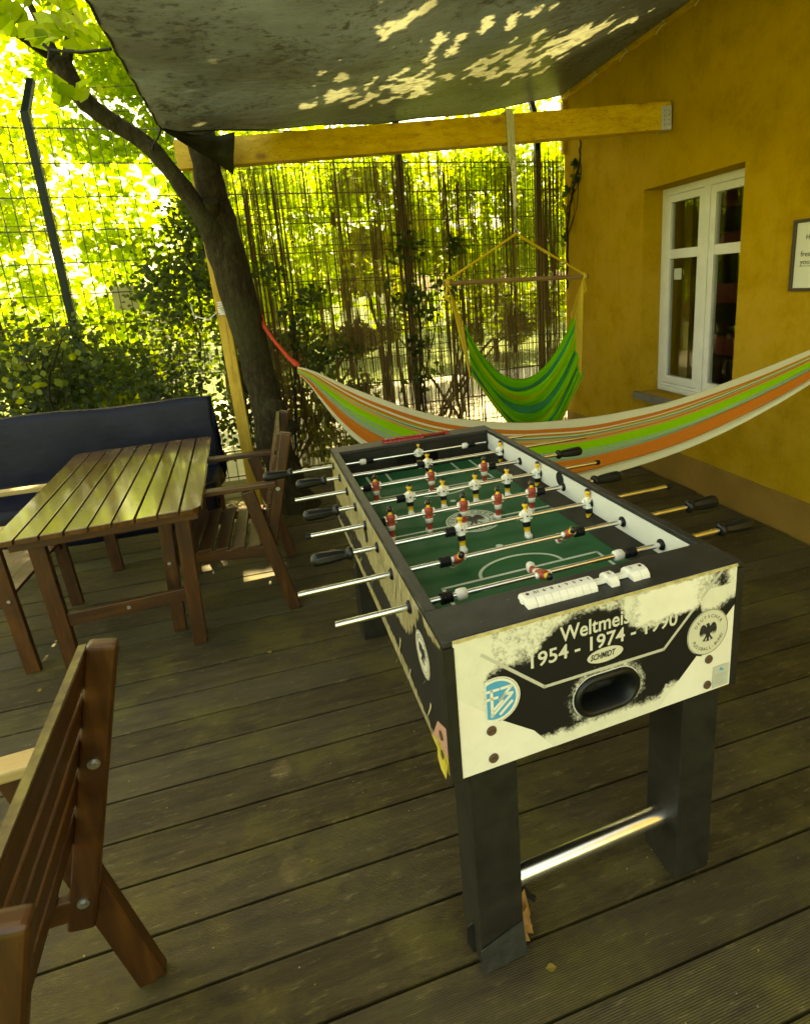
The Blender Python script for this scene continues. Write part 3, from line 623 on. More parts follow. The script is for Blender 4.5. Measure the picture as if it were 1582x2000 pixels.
# oval maker's badge
g = G(); ox, oz = .493*W, .593*HP
g.add([FM(u, v, .001) for u, v in circ(.047, 40, ox, oz, .0185)], [tuple(range(40))], 0)
fit_text(g, 'SCHMIDT', FM, .0205, ox-.039, ox+.027, oz-.006, .0016, .03, 1, shear=.3); g.build('oval_badge', ['badge_cream', 'ink'], fpn)
# round emblems
g = G(); ex, ez = .873*W, .515*HP; R_ = .058
g.add([FM(u, v, .0006) for u, v in circ(R_+.0035, 48, ex, ez)], [tuple(range(48))], 0)
ring(g, FM, R_+.0012, R_+.0024, .0010, 48, 1, ex, ez); g.add([FM(u, v, .0012) for u, v in circ(R_, 48, ex, ez)], [tuple(range(48))], 0)
arc_text(g, 'DEUTSCHER', FM, .0125, ex, ez, .0395, PI*.82, PI*.18, .0018, m=1, bold=0); arc_text(g, 'FUSSBALL-BUND', FM, .0125, ex, ez, .049, PI*1.13, PI*1.87, .0018, True, m=1, bold=0)
eagle(g, FM, ex, ez, .026, .0020, 1); ring(g, FM, .0595, .0635, .0018, 8, 1, ex, ez, PI*1.30, PI*1.42)
g.build('round_emblem', ['badge_cream', 'ink'], fpn)
g = G(); ex, ez = .140*W, .505*HP
def half(r, n=40, x0=-.030): return [(ex+max(x0, r*math.cos(2*PI*i/n)), ez+r*math.sin(2*PI*i/n)) for i in range(n)]
hp_ = [(ex+r*math.cos(a), ez+r*math.sin(a)) for r, a in ((.056, -2.0+4.0*i/40) for i in range(41))]
g.add([FM(u, v, .0006) for u, v in hp_], [tuple(range(41))], 0)
ring(g, FM, .0525, .0533, .0010, 30, 2, ex, ez, -1.5, 1.9)
hb = [(ex+.046*math.cos(a), ez+.046*math.sin(a)) for a in (-2.05+4.1*i/40 for i in range(41))]; g.add([FM(u, v, .0012) for u, v in hb], [tuple(range(41))], 1)
for pts in ([(-.021, .026), (.006, .026)], [(-.021, .007), (.003, .007)], [(-.010, .028), (-.010, -.036)], [(.012, .026), (.036, .026), (.008, -.002)], [(.008, -.002), (.020, .010), (.038, .008)], [(.034, .004), (-.012, -.036)], [(.014, -.004), (-.008, -.022)], [(.036, -.012), (.008, -.036)]):
    stroke(g, FM, [(ex+a, ez+c) for a, c in pts], .0065, .0018, 0)
g.build('round_emblem', ['cream', 'blue_print', 'ink'], fpn)
# rating sticker
g = G(); x0, x1, v0, v1 = .905*W, .970*W, .02*HP, .20*HP
g.add([FM(x0, v0, .0006), FM(x1, v0, .0006), FM(x1, v1, .0006), FM(x0, v1, .0006)], [(0, 1, 2, 3)], 0)
g.add([FM(u, v, .001) for u, v in circ(.0045, 16, x0+.024, v1-.011)], [tuple(range(16))], 1); g.add([FM(u, v, .001) for u, v in circ(.0018, 10, x0+.031, v1-.014)], [tuple(range(10))], 2)
for i in range(6): stroke(g, FM, [(x0+.005, v1-.024-i*.0055), (x1-.006-random.random()*.012, v1-.024-i*.0055)], .0009, .001, 3)
g.build('sticker', ['sticker', 'blue_print', 'ink', 'grey_ink'], fpn)
# slot ring + tray
so_, si_ = stadium(.0865, .0515, 12), stadium(.072, .037, 12)
g = G(); n = len(so_); prof = [(so_, .0006), (so_, .009), (stadium(.078, .043, 12), .012), (si_, .008), (si_, -.05)]
vs = [FP(u, v, w_) for pts, w_ in prof for u, v in pts]
g.add(vs, [(k*n+i, k*n+(i+1) % n, (k+1)*n+(i+1) % n, (k+1)*n+i) for k in range(len(prof)-1) for i in range(n)], 0, True); g.build('slot_ring', 'plastic_black', ft)
g = G(); g.add([(.30, .02, Zb+.045), (.46, .02, Zb+.045), (.46, .10, Zb+.075), (.30, .10, Zb+.075)], [(0, 1, 2, 3)]).box(.29, .47, .1015, .1035, Zb+.033, FZ-.015); g.build('ball_tray', noisy((.02, .022, .015), (.10, .09, .05), 60, rough=.6, name='dirty_tray'), ft)
def screw(x, v, parent=ft):
    g = G(); c = FM(x*W, v*HP, .0002); prof = [(.0001, .0), (.0115, .0), (.011, .0022), (.0085, .0034), (.0030, .0034), (.0026, .0018), (.0001, .0018)]
    vs = []; 
    for r, w_ in prof: vs += [(c[0]+r*math.cos(a), c[1]-w_, c[2]+r*math.sin(a)) for a in (2*PI*i/16 for i in range(16))]
    g.add(vs, [(k*16+i, k*16+(i+1) % 16, (k+1)*16+(i+1) % 16, (k+1)*16+i) for k in range(6) for i in range(16)], 0, True); return g.build('screw', 'rust', parent)
for x, v in ((.122, .293), (.124, .083), (.884, .284), (.884, .068)): screw(x, v)
for x0_, x1_ in ((-.0035, .022), (.979*1*W, W+.0035)): G().box(x0_, x1_, -.004, .012, Zb-.004, H-.016).build('corner_trim', 'black_lam', ft, bevel=.0015)
# ---- left side print
SP = lambda b_, v, w=0: (-.0006-w, b_, Zb+v*HP)
def wear_s(b_, v):
    top = np.interp(b_, [.02, .10, .17, .22, .30, .5, .9, 1.3, 1.59], [.92, .86, .95, .72, .50, .44, .42, .40, .36])
    low = np.interp(b_, [.02, .12, .25, .4, .8, 1.59], [-.2, .06, .10, .14, .12, .1])
    ww = max((v-top)/.10+.5, (low-v)/.10+.45)
    if b_ < .17 and .4 < v < .9: ww = max(ww, .42-abs(v-.95+b_*.6)/.2)
    return max(-.1, min(.80, ww))
sp = cut_panel([(.012, .004), (1.575, .004), (1.575, .95), (.012, .95)], [], [.012+i*.03 for i in range(1, 52)], [i/20 for i in range(1, 19)], wear_s, lambda b_, v: SP(b_, v, .0006)).build('side_panel', 'side_print', ft, attr='wear')
g = G(); g.add([SP(.012, .004, .0012), SP(.14, .004, .0012), SP(.08, .27, .0012), SP(.012, .37, .0012)], [(0, 1, 2, 3)], 0); g.add([SP(.012, .004, .0016), SP(.15, .004, .0016), SP(.09, .10, .0016), SP(.012, .13, .0016)], [(0, 1, 2, 3)], 1)
g.build('faded_corner', ['pink', 'yellow_glue'], sp)
g = G(); SM = lambda u, v, w: (-.0016-w, .165-u, Zb+.205+v)
g.add([SM(u, v, .0004) for u, v in circ(.056, 48)], [tuple(range(48))], 0)
for r in (.053, .046, .039): ring(g, SM, r, r+.0012, .0008, 48, 1)
eagle(g, SM, 0, 0, .026, .001, 1); arc_text(g, 'DEUTSCHER', SM, .0105, 0, 0, .040, PI*.85, PI*.15, .001, m=1, bold=0); g.build('round_emblem', ['badge_cream', 'ink'], sp)
rnd2 = random.Random(5)
for k in range(16):   # curled paper strips
    b_ = rnd2.uniform(.1, 1.5); v = rnd2.uniform(.15, .85); ln_ = rnd2.uniform(.03, .10); wd = rnd2.uniform(.004, .012); g = G(); vs = []
    for i in range(5): 
        f = i/4; vs += [SP(b_+f*ln_*.4, v-f*ln_/HP, .002+.014*f*f), SP(b_+wd*(1-f*.7)+f*ln_*.4, v-f*ln_/HP, .002+.010*f*f)]
    g.add(vs, [(2*i, 2*i+1, 2*i+3, 2*i+2) for i in range(4)]); g.build('peeling_strip', 'streak', sp)
g = G(); g.add([SP(.02, .08, .003), SP(.09, .08, .003), SP(.08, -.005, .008), SP(.05, -.022, .010), SP(.022, -.030, .008)], [(0, 1, 2, 3, 4)]); g.build('peeling_strip', 'yellow_glue', sp)
for b_, v in ((.055, .22), (.055, .07)):
    g = G(); c = SP(b_, v, .0018); g.tube([c, (c[0]-.003, c[1], c[2])], .010, 14); g.build('screw', 'rust', ft)
g = G(); ring(g, lambda u, v, w: (-.0012-w, .80+u, Zb+.24+v), .014, .024, .004, 20); g.add([(-.003, .80+u, Zb+.24+v) for u, v in circ(.015, 20)], [tuple(range(20))]); g.build('ball_hole_rim', 'rubber', ft)
# ---- legs
li, lwd, lb, ld = .040, .112, .006, .125
legs = []
for ax, bx_ in ((li, lb), (W-li-lwd, lb), (li, L-lb-ld), (W-li-lwd, L-lb-ld)):
    g = G(); z0_ = .012 if (ax == li and bx_ == lb) else 0
    g.box(ax, ax+lwd, bx_, bx_+ld, z0_, Zb-.001); legs.append(g.build('leg', 'black_lam', ft, bevel=.003))
g = G(); tp_ = [(.0, .075), (.03, .085), (.07, .098), (.112, .110)]; bt2 = [(-.004, -.0), (.03, .004), (.055, .001), (.08, .006), (.118, .003)]
poly = [(x, z) for x, z in tp_]+[(x, z) for x, z in bt2[::-1]]
g.prism(poly, lambda u, v, w: (li+u-.002, lb-.002-w-.004*(1-v/.1), v), .003); g.build('foot_tape', noisy((.020, .022, .016), (.042, .044, .034), 30, rough=.35, bs=.4, name='grey_tape'), legs[0])
g = G(); g.box(li+.012, li+lwd-.008, lb+.006, lb+ld-.006, .002, .061)
for k in range(26):
    x = li+lwd-.008+random.uniform(0, .034); y = lb+random.uniform(.02, .12); z = random.uniform(.0, .07); h_ = random.uniform(.025, .075)
    g.add([(x, y, z), (x+.018, y-.01, z+.004), (x+.012, y+.01, z+h_), (x-.006, y+.004, z+h_*.8)], [(0, 1, 2, 3), (0, 3, 2, 1)][:1])
g.build('broken_foot', 'chip', legs[0])
g = G(); g.prism([(0, .19), (.038, .07), (.068, .028), (.072, .045), (.058, .062), (.034, .12), (.010, .19)], lambda u, v, w: (li+lwd+u, lb+.075+w, v), .006); g.build('loose_veneer', 'black_lam', legs[0]); g = G()
g.prism([(0, .09), (-.016, .085), (-.020, .04), (-.006, .0), (0, .0)], lambda u, v, w: (li+u, lb+.05+w, v), .005); g.build('loose_veneer', 'black_lam', legs[0])
for b_ in (lb+ld/2, L-lb-ld/2):
    g = G(); g.tube([(li+lwd-.004, b_, .165), (W-li-lwd+.004, b_, .165)], .0245, 24); g.build('cross_tube', 'chrome', ft)

# ---- rods and players
def loft(g, rows, n=12, smooth=True):   # rows: (z, cx, cy, rx, ry, mat)
    vs = []
    for z, cx_, cy_, rx, ry, mm in rows:
        for i in range(n):
            a = 2*PI*i/n; c, s = math.cos(a), math.sin(a); p = .75
            vs.append((cx_+rx*math.copysign(abs(c)**p, c), cy_+ry*math.copysign(abs(s)**p, s), z))
    o = len(g.v); g.add(vs, [], 0)
    for k in range(len(rows)-1):
        for i in range(n): g.f.append((o+k*n+i, o+k*n+(i+1) % n, o+(k+1)*n+(i+1) % n, o+(k+1)*n+i)); g.m.append(rows[k+1][5]); g.sm.append(smooth)
    g.f.append(tuple(o+i for i in range(n))[::-1]); g.m.append(rows[0][5]); g.sm.append(False)
    g.f.append(tuple(o+(len(rows)-1)*n+i for i in range(n))); g.m.append(rows[-1][5]); g.sm.append(False)
def ellip(g, c, r, m=0, nu=10, nv=7, mfun=None):
    vs = []; 
    for j in range(nv+1):
        t_ = PI*j/nv
        for i in range(nu): a = 2*PI*i/nu; vs.append((c[0]+r[0]*math.sin(t_)*math.cos(a), c[1]+r[1]*math.sin(t_)*math.sin(a), c[2]+r[2]*math.cos(t_)))
    o = len(g.v); g.add(vs, [], 0)
    for j in range(nv):
        for i in range(nu):
            f = (j*nu+i, j*nu+(i+1) % nu, (j+1)*nu+(i+1) % nu, (j+1)*nu+i); ce = [sum(vs[q][k] for q in f)/4 for k in range(3)]
            g.f.append(tuple(o+q for q in f)); g.m.append(mfun(ce) if mfun else m); g.sm.append(True)
def player_mesh(team):
    # faces -Y; mats 0 jersey 1 shorts 2 skin 3 hair 4 sock-band 5 foot/white
    g = G()
    loft(g, [(-.0715, 0, -.006, .0105, .0145, 5), (-.059, 0, -.006, .0108, .015, 5), (-.058, 0, -.002, .0086, .0092, 5), (-.050, 0, 0, .0088, .0078, 5 if team == 'w' else 4),
             (-.043, 0, 0, .0092, .0080, 4), (-.034, 0, 0, .0100, .0084, 4), (-.0335, 0, 0, .0115, .0094, 1), (-.019, 0, 0, .0130, .0104, 1), (-.0165, 0, 0, .0130, .0102, 1),
             (-.0160, 0, 0, .0124, .0098, 0), (-.004, 0, 0, .0140, .0104, 0), (.010, 0, 0, .0155, .0108, 0), (.018, 0, 0, .0138, .0096, 0), (.0225, 0, 0, .0068, .0068, 0), (.0230, 0, 0, .0052, .0056, 2), (.030, 0, 0, .0052, .0056, 2)], 14)
    for s in (-1, 1):
        ellip(g, (s*.0168, 0, .006), (.0054, .0084, .0118), 5); ellip(g, (s*.0172, -.001, -.0075), (.0040, .0056, .0060), 5)
    ellip(g, (0, -.0006, .0395), (.0088, .0098, .0122), 2, 14, 10, lambda c: 3 if (c[2] > .0440 or (c[1] > -.0015 and c[2] > .034)) else 2)
    ellip(g, (0, -.0099, .0380), (.0015, .0020, .0026), 2, 6, 4)
    for s in (-1, 1): ellip(g, (s*.0034, -.0092, .0418), (.0013, .0009, .0009), 3, 6, 4); ellip(g, (s*.0088, .0, .0385), (.0012, .0022, .0030), 2, 6, 4)
    g.add([(-.0028, -.0102, .0340), (.0028, -.0102, .0340), (.0024, -.0103, .0332), (-.0024, -.0103, .0332)], [(0, 1, 2, 3)], 6)
    if team == 'w':
        g.add([(u, -.0114, .002+v) for u, v in circ(.0034, 12, .0, 0)], [tuple(range(12))], 6)
        g.add([(-.0045, -.0095, .0205), (.0045, -.0095, .0205), (0, -.0114, .0115)], [(0, 1, 2)], 2)
    else:
        put_text(g, '10', lambda u, v, w_: (-u, .0114, v), .0130, 0, -.002, 0, .02, 6)
    return g
pmats = {'w': ['pw', 'pk', 'ps', 'pk', 'ps', 'pw', 'pd'], 'r': ['pr', 'pw', 'ps', 'pk', 'pr', 'pw', 'pd']}
pmesh = {}
rod_r = .0078
ROD = {  # y: players, tilt, team, turned, bumpers, collars, left end, right end, left grip, right grip
 1: ([.388], 0, 'w', 0, [(.159, 1), (.651, 1)], [.121+.02, .615], -.178, .937, 'grip', 'open'),
 2: ([.377, .723], 0, 'w', 0, [(.345, 1), (.757, 1)], [], -.057, 1.168, 'grip', 'open'),
 3: ([.109, .336, .567], 0, 'r', 1, [(.075, 1), (.602, 1)], [], -.197, .910, 'open', 'grip'),
 4: ([.197, .326, .456, .589, .721], 0, 'w', 0, [(.163, 1), (.756, 1)], [], -.062, .99, 'grip', 'cap'),
 5: ([.082, .214, .340, .470, .603], 0, 'r', 1, [(.048, 1), (.637, 1)], [], -.178, .858, 'cap', 'grip'),
 6: ([.264, .490, .724], -8, 'w', 0, [(.228, 1), (.759-.002, 1)], [], -.075, 1.045, 'grip', 'cap'),
 7: ([.188, .538], 50, 'r', 1, [(.150, 1), (.576, 1)], [], -.248, .978, 'open', 'grip'),
 8: ([.356], 74, 'r', 1, [(.092, 1), (.628, 1)], [.131, .590], -.180, .936, 'open', 'grip')}
ROD[1][5][0] = .127; 
def cyl_x(g, x0, x1, r, n=16, m=0, prof=None): g.tube([(x0, 0, 0), (x1, 0, 0)], r, n, m)
bump_me = None; grip_me = None; bear_me = None
def bumper():
    g = G(); xs = []; 
    for i in range(4):
        c = -.0125+i*.0083; xs += [(c-.0034, .0125), (c-.0024, .0150), (c+.0024, .0150), (c+.0034, .0125), (c+.0036, .0112)]
    g.tube([(x, 0, 0) for x, r in xs], [r for x, r in xs], 18); return g
def grip():     # from x=0 (inner collar) towards +x
    g = G(); n = 24; st = [(0, .0105), (.002, .0185), (.009, .0205), (.015, .0185), (.019, .0135), (.025, .0140), (.036, .0165), (.070, .0195), (.100, .0205), (.114, .0190), (.121, .0130), (.124, .002)]
    vs = []
    for x, r in st:
        for i in range(n):
            fl = .0034 if (i % 3 == 0 and .022 < x < .112) else 0
            a = 2*PI*i/n; vs.append((x, (r-fl)*math.cos(a), (r-fl)*math.sin(a)))
    g.add(vs, [(k*n+i, k*n+(i+1) % n, (k+1)*n+(i+1) % n, (k+1)*n+i) for k in range(len(st)-1) for i in range(n)], 0, True); return g
for k in range(1, 9):
    pls, tilt, team, turned, bumps, cols, xl, xr, gl, gr_ = ROD[k]
    y = .1789*(8-k)+.254
    g = G(); g.tube([(xl, 0, 0), (xr, 0, 0)], rod_r, 18)
    if gl == 'open': g.tube([(xl-.001, 0, 0), (xl, 0, 0)], .006, 12, 1)
    rod = g.build('rod', ['chrome', 'pk'], ft, loc=(0, y, RZ))
    rod.rotation_euler = (math.radians(tilt)*(1 if turned else 1), 0, 0)
    for a in pls:
        if team not in pmesh:
            o = player_mesh(team).build('player', pmats[team], rod, loc=(a, 0, 0)); pmesh[team] = o.data
        else: o = bpy.data.objects.new('player', pmesh[team]); COL.objects.link(o); o.parent = rod; o.location = (a, 0, 0)
        if turned: o.rotation_euler = (0, 0, PI)
        o['label'] = 'white shirted player facing the camera' if team == 'w' else 'red shirted player seen from behind'
        o.scale = (1.06, 1.06, 1.0)
    for a, _ in bumps:
        if not bump_me: o = bumper().build('bumper', 'rubber', rod, loc=(a, 0, 0)); bump_me = o.data
        else: o = bpy.data.objects.new('bumper', bump_me); COL.objects.link(o); o.parent = rod; o.location = (a, 0, 0)
    for a in cols:
        g = G(); g.tube([(a-.014, 0, 0), (a-.011, 0, 0), (a, 0, 0), (a+.012, 0, 0), (a+.0145, 0, 0)], [.011, .0145, .0155, .0145, .011], 18); g.build('collar', 'pw', rod)
    for side, kind, x in ((-1, gl, xl), (1, gr_, xr)):
        if kind == 'grip':
            if not grip_me: o = grip().build('grip', 'plastic_black', rod, loc=(x, 0, 0)); grip_me = o.data
            else: o = bpy.data.objects.new('grip', grip_me); COL.objects.link(o); o.parent = rod; o.location = (x, 0, 0)
            o.rotation_euler = (0, 0, PI if side < 0 else 0)
        elif kind == 'cap':
            g = G(); g.tube([(x, 0, 0), (x+side*.016, 0, 0)], [.0105, .0095], 14); g.build('end_cap', 'rubber', rod)
    for xb_, s in ((.7332, -1), (-.0018, -1)):
        g = G(); g.tube([(xb_, y, RZ), (xb_-.003, y, RZ), (xb_-.007, y, RZ)], [.0165, .0165, .0115], 20); g.build('bearing', 'rubber', ft)
# ---- scorers
SN = E('tmp', (0, 0, 0)); bpy.data.objects.remove(SN)
def score(yc, x0, x1, mt, flip, split):
    g = G(); hw = .026; hh = .021
    prof = [(-hw, 0), (-hw*.92, hh*.45), (-hw*.55, hh*.88), (0, hh), (hw*.55, hh*.88), (hw*.92, hh*.45), (hw, 0)]
    def seg(a, b, s_=1.0):
        n = len(prof); vs = [(a, yc+p*s_, H+q_*s_) for p, q_ in prof]+[(b, yc+p*s_, H+q_*s_) for p, q_ in prof]
        g.add(vs, [tuple(range(n))[::-1], tuple(range(n, 2*n))]+[(i, (i+1) % n, n+(i+1) % n, n+i) for i in range(n)], 0)
    return g, seg
g, seg = score(.057, 0, 0, 'score_white', 0, 0)
g.box(.20, .515, .051, .063, H+.002, H+.0125)
seg(.205, .228); seg(.496, .519)
rack = g.build('score_counter', ['score_white', 'rust'], ft, bevel=.001)
xs_ = [.229+i*.0188 for i in range(8)]+[.415, .474]; nums = ['10', '9', '8', '7', '6', '5', '4', '3', '2', '1']
for x, nu in zip(xs_, nums):
    g, seg = score(.057, 0, 0, 0, 0, 0); seg(x, x+.0180 if x < .40 else x+.021)
    fr = lambda u, v, w_: (x+.009-u, .057-v, H+.0216-abs(v)*.0)
    put_text(g, nu, fr, .0145, 0, -.005, 0, .015, 1); g.build('score_bead', ['score_white', 'ink'], rack)
for x in (.216, .508): g = G(); g.tube([(x, .057, H+.019), (x, .057, H+.0222)], .004, 10); g.build('rack_screw', 'rust', rack)
g, seg = score(L-.045, 0, 0, 0, 0, 0); g.box(.235, .555, L-.051, L-.039, H+.002, H+.011); rack = g.build('score_counter', 'score_red', ft)
for i in range(10):
    x = .235+i*.0215 if i < 9 else .53; g, seg = score(L-.045, 0, 0, 0, 0, 0); seg(x, x+.0195, .8); g.build('score_bead', 'score_red', rack)

# ------------------------------------------------------------------ slatted garden table
gt = E('garden_table', (-.875, 3.245, 0), .0725, 'dark varnished wooden slatted garden table beside the navy covered bench', 'table')
TW, TL = .775, 1.43
NS = 9; sw = TW/NS
for i in range(NS):
    x = -TW/2+i*sw; g = G(); c = .035
    poly = [(x+.004, -TL/2), (x+sw-.004, -TL/2), (x+sw-.004, TL/2), (x+.004, TL/2)]
    if i == 0: poly = [(x+c, -TL/2), (x+sw-.004, -TL/2), (x+sw-.004, TL/2), (x+c, TL/2), (x+.012, TL/2-.01), (x, TL/2-c), (x, -TL/2+c), (x+.012, -TL/2+.01)]
    if i == NS-1: poly = [(x+.004, -TL/2), (x+sw-c, -TL/2), (x+sw-.012, -TL/2+.01), (x+sw, -TL/2+c), (x+sw, TL/2-c), (x+sw-.012, TL/2-.01), (x+sw-c, TL/2), (x+.004, TL/2)]
    g.prism(poly, lambda u, v, w_: (u, v, .716+w_), .024); o = g.build('slat', 'table_top', gt, bevel=.0025); o.location = (0, 0, random.uniform(-.0008, .0008))
for y in (-.60, .60): G().box(-.36, .36, y-.02, y+.02, .655, .715).build('crossbar', 'mahog_x', gt, bevel=.003)
for x in (-.33, .33): G().box(x-.011, x+.011, -.578, .578, .65, .714).build('apron', 'mahog_y', gt, bevel=.003)
for y in (-.545, .545):
    for s in (-1, 1): G().beam((s*.262, y, 0), (s*.285, y, .655), .042, .062, (1, 0, 0)).build('leg', 'mahog_z', gt, bevel=.004)
    G().beam((-.243, y, .27), (.243, y, .27), .022, .062, (0, 0, 1)).build('stretcher', 'mahog_x', gt, bevel=.003)
    G().tube([(0, y-.012, .27), (0, y-.017, .27)], .009, 8).build('bolt', 'steel', gt)

# ------------------------------------------------------------------ armchairs (local: faces -X, back at +X)
def armchair(label, first=True):
    r = E('armchair', (0, 0, 0), 0, label, 'chair', 'wooden folding armchairs round the deck')
    HWd = .30
    for s in (-1, 1):
        y = s*HWd
        G().beam((-.275, y+s*.012, 0), (-.245, y+s*.012, .683), .06, .030, (0, 1, 0)).build('front_leg', 'mahog_z', r, bevel=.004)
        G().beam((.290, y+s*.024, 0), (.146, y+s*.024, .683), .062, .034, (0, 1, 0)).build('rear_leg', 'mahog_z', r, bevel=.004)
        o = G().beam((.196, y-s*.012, .27), (.366, y-s*.012, .948), .056, .034, (0, 1, 0)).build('back_upright', 'mahog_z', r, bevel=.010, seg=3)
        G().beam((-.33, y+s*.014, .70), (.285, y+s*.014, .70), .058, .026, (0, 0, 1)).build('armrest', 'mahog_x', r, bevel=.005)
        G().beam((-.27, y-s*.016, .375), (.20, y-s*.016, .33), .024, .055, (0, 0, 1)).build('seat_rail', 'mahog_x', r, bevel=.003)
        for (x, z) in ((.204, .325), (.290, .665)):
            g = G(); yy = y+s*.006; g.tube([(x, yy, z), (x, yy+s*.004, z)], .011, 6, 0, smooth=False).tube([(x, yy+s*.004, z), (x, yy+s*.008, z)], .0065, 8); g.build('bolt', 'steel', r)
            g = G(); yy = y-s*.0295; g.tube([(x+.012, yy, z+.02), (x+.012, yy-s*.003, z+.02)], .0125, 12).tube([(x+.012, yy-s*.003, z+.02), (x+.012, yy-s*.008, z+.02)], .0075, 6, smooth=False); g.build('bolt', 'steel', r)
        for (x, z) in ((-.262, .375), (-.255, .65)): g = G(); yy = y+s*.028; g.tube([(x, yy, z), (x, yy+s*.005, z)], .008, 6); g.build('bolt', 'steel', r)
    for i, (z, h) in enumerate(((.902, .086), (.805, .070), (.714, .070), (.624, .070), (.534, .070))):
        x = .196+(z-.27)*.2507; d = Vector((.243, 0, .970))
        c = Vector((x-.038, 0, z)); G().beam(c-Vector((0, HWd-.001, 0)), c+Vector((0, HWd-.001, 0)), .018, h, d).build('back_slat', 'mahog_y', r, bevel=.004)
    G().beam((.327, -HWd+.003, .9455), (.327, HWd-.003, .9455), .015, .003, (0, 0, 1)).build('top_edge', 'chair_top', r)
    for i in range(6):
        x = -.255+i*.078; z = .408-(x+.27)*.0957
        G().beam((x, -HWd+.002, z), (x, HWd-.002, z), .064, .018, (-.0957, 0, 1)).build('seat_slat', 'mahog_y', r, bevel=.003)
    return r
ch1 = armchair('wooden armchair seen from behind at the lower left, nearest the camera'); ch1.location = (-.775, .885, 0); ch1.rotation_euler = (0, 0, math.radians(4.5))
for c in ch1.children:
    if c.name.startswith('armrest'): c.data = c.data.copy(); c.data.materials[0] = M['pale_arm']; c['label'] = 'pale sunbleached armrest'
ch2 = dup(ch1); ch2['label'] = 'wooden armchair between the garden table and the tree trunk'; ch2.location = (-.412, 3.19, 0); ch2.rotation_euler = (0, 0, 0)
ch3 = dup(ch1); ch3['label'] = 'wooden armchair tucked under the left end of the garden table'; ch3.location = (-1.57, 3.08, 0); ch3.rotation_euler = (0, 0, PI)
am = bpy.data.meshes
for r, lab in ((ch2, 0), (ch3, 1)):
    for c in r.children:
        if c.name.startswith('armrest') and r is ch2:
            c.data = c.data.copy(); c.data.materials[0] = M['mahog_x']; del c['label']
# ------------------------------------------------------------------ bench + cover
bn = E('garden_bench', (-1.42, 4.42, 0), 0, 'long wooden bench hidden under a navy cover, behind the garden table', 'bench')
for x in (-.82, -.02, .80):
    G().beam((x, -.42, 0), (x, -.42, .60), .05, .04).build('leg', 'mahog_z', bn, bevel=.003); G().beam((x, .16, 0), (x, .055, .84), .05, .04, (1, 0, 0)).build('leg', 'mahog_z', bn, bevel=.003)
for i in range(6): G().box(-.84, .84, -.43+i*.075, -.365+i*.075, .38, .40).build('seat_slat', 'mahog_x', bn, bevel=.003)
for i in range(4): G().box(-.84, .82, .035, .05, .46+i*.09, .53+i*.09).build('back_slat', 'mahog_x', bn, bevel=.003)
g = G(); nx, nv = 60, 40
def cov(i, j):
    x = -2.42+i/nx*1.86; s = j/nv*1.62   # along: behind-up, over top, down front, over seat, hang
    topz = .93-.0*(x)+.008*math.sin(x*7)
    if s < .30: y, z = 4.48, topz-.30+s
    elif s < .36: f = (s-.30)/.06; y, z = 4.48-.06*f, topz+.006*math.sin(PI*f)
    elif s < .86: f = (s-.36)/.5; y, z = 4.42-.03*f-.015*math.sin(PI*f), topz-f*(topz-.43)
    elif s < 1.34: f = (s-.86)/.48; y, z = 4.39-.46*f, .43-.0*f
    else: f = (s-1.34)/.28; y, z = 3.93-.015*f, .43-.28*f
    nn = noise.noise(Vector((x*2.2, s*3.1, 1.3)))*.012+noise.noise(Vector((x*7, s*4, 5)))*.007
    y += nn; z += nn*.5
    if i > nx-4 and z > .35: y += 0
    return (x+.004*math.sin(s*20), y, z)
vs = [cov(i, j) for j in range(nv+1) for i in range(nx+1)]
g.add(vs, [(j*(nx+1)+i, j*(nx+1)+i+1, (j+1)*(nx+1)+i+1, (j+1)*(nx+1)+i) for j in range(nv) for i in range(nx)], 0, True)
# end flap
fl = [(x, y, z) for x, y, z in (cov(nx, j) for j in range(nv+1))]
g.add(fl+[(x+.012+.015*math.sin(j*.9), y, max(.32, z-.32)) for j, (x, y, z) in enumerate(fl)], [(i, i+1, nv+2+i, nv+1+i) for i in range(nv)], 0, True)
o = g.build('bench_cover', 'navy'); T(o, 'navy waterproof cover draped over the long bench', 'cover'); md = o.modifiers.new('s', 'SOLIDIFY'); md.thickness = .002

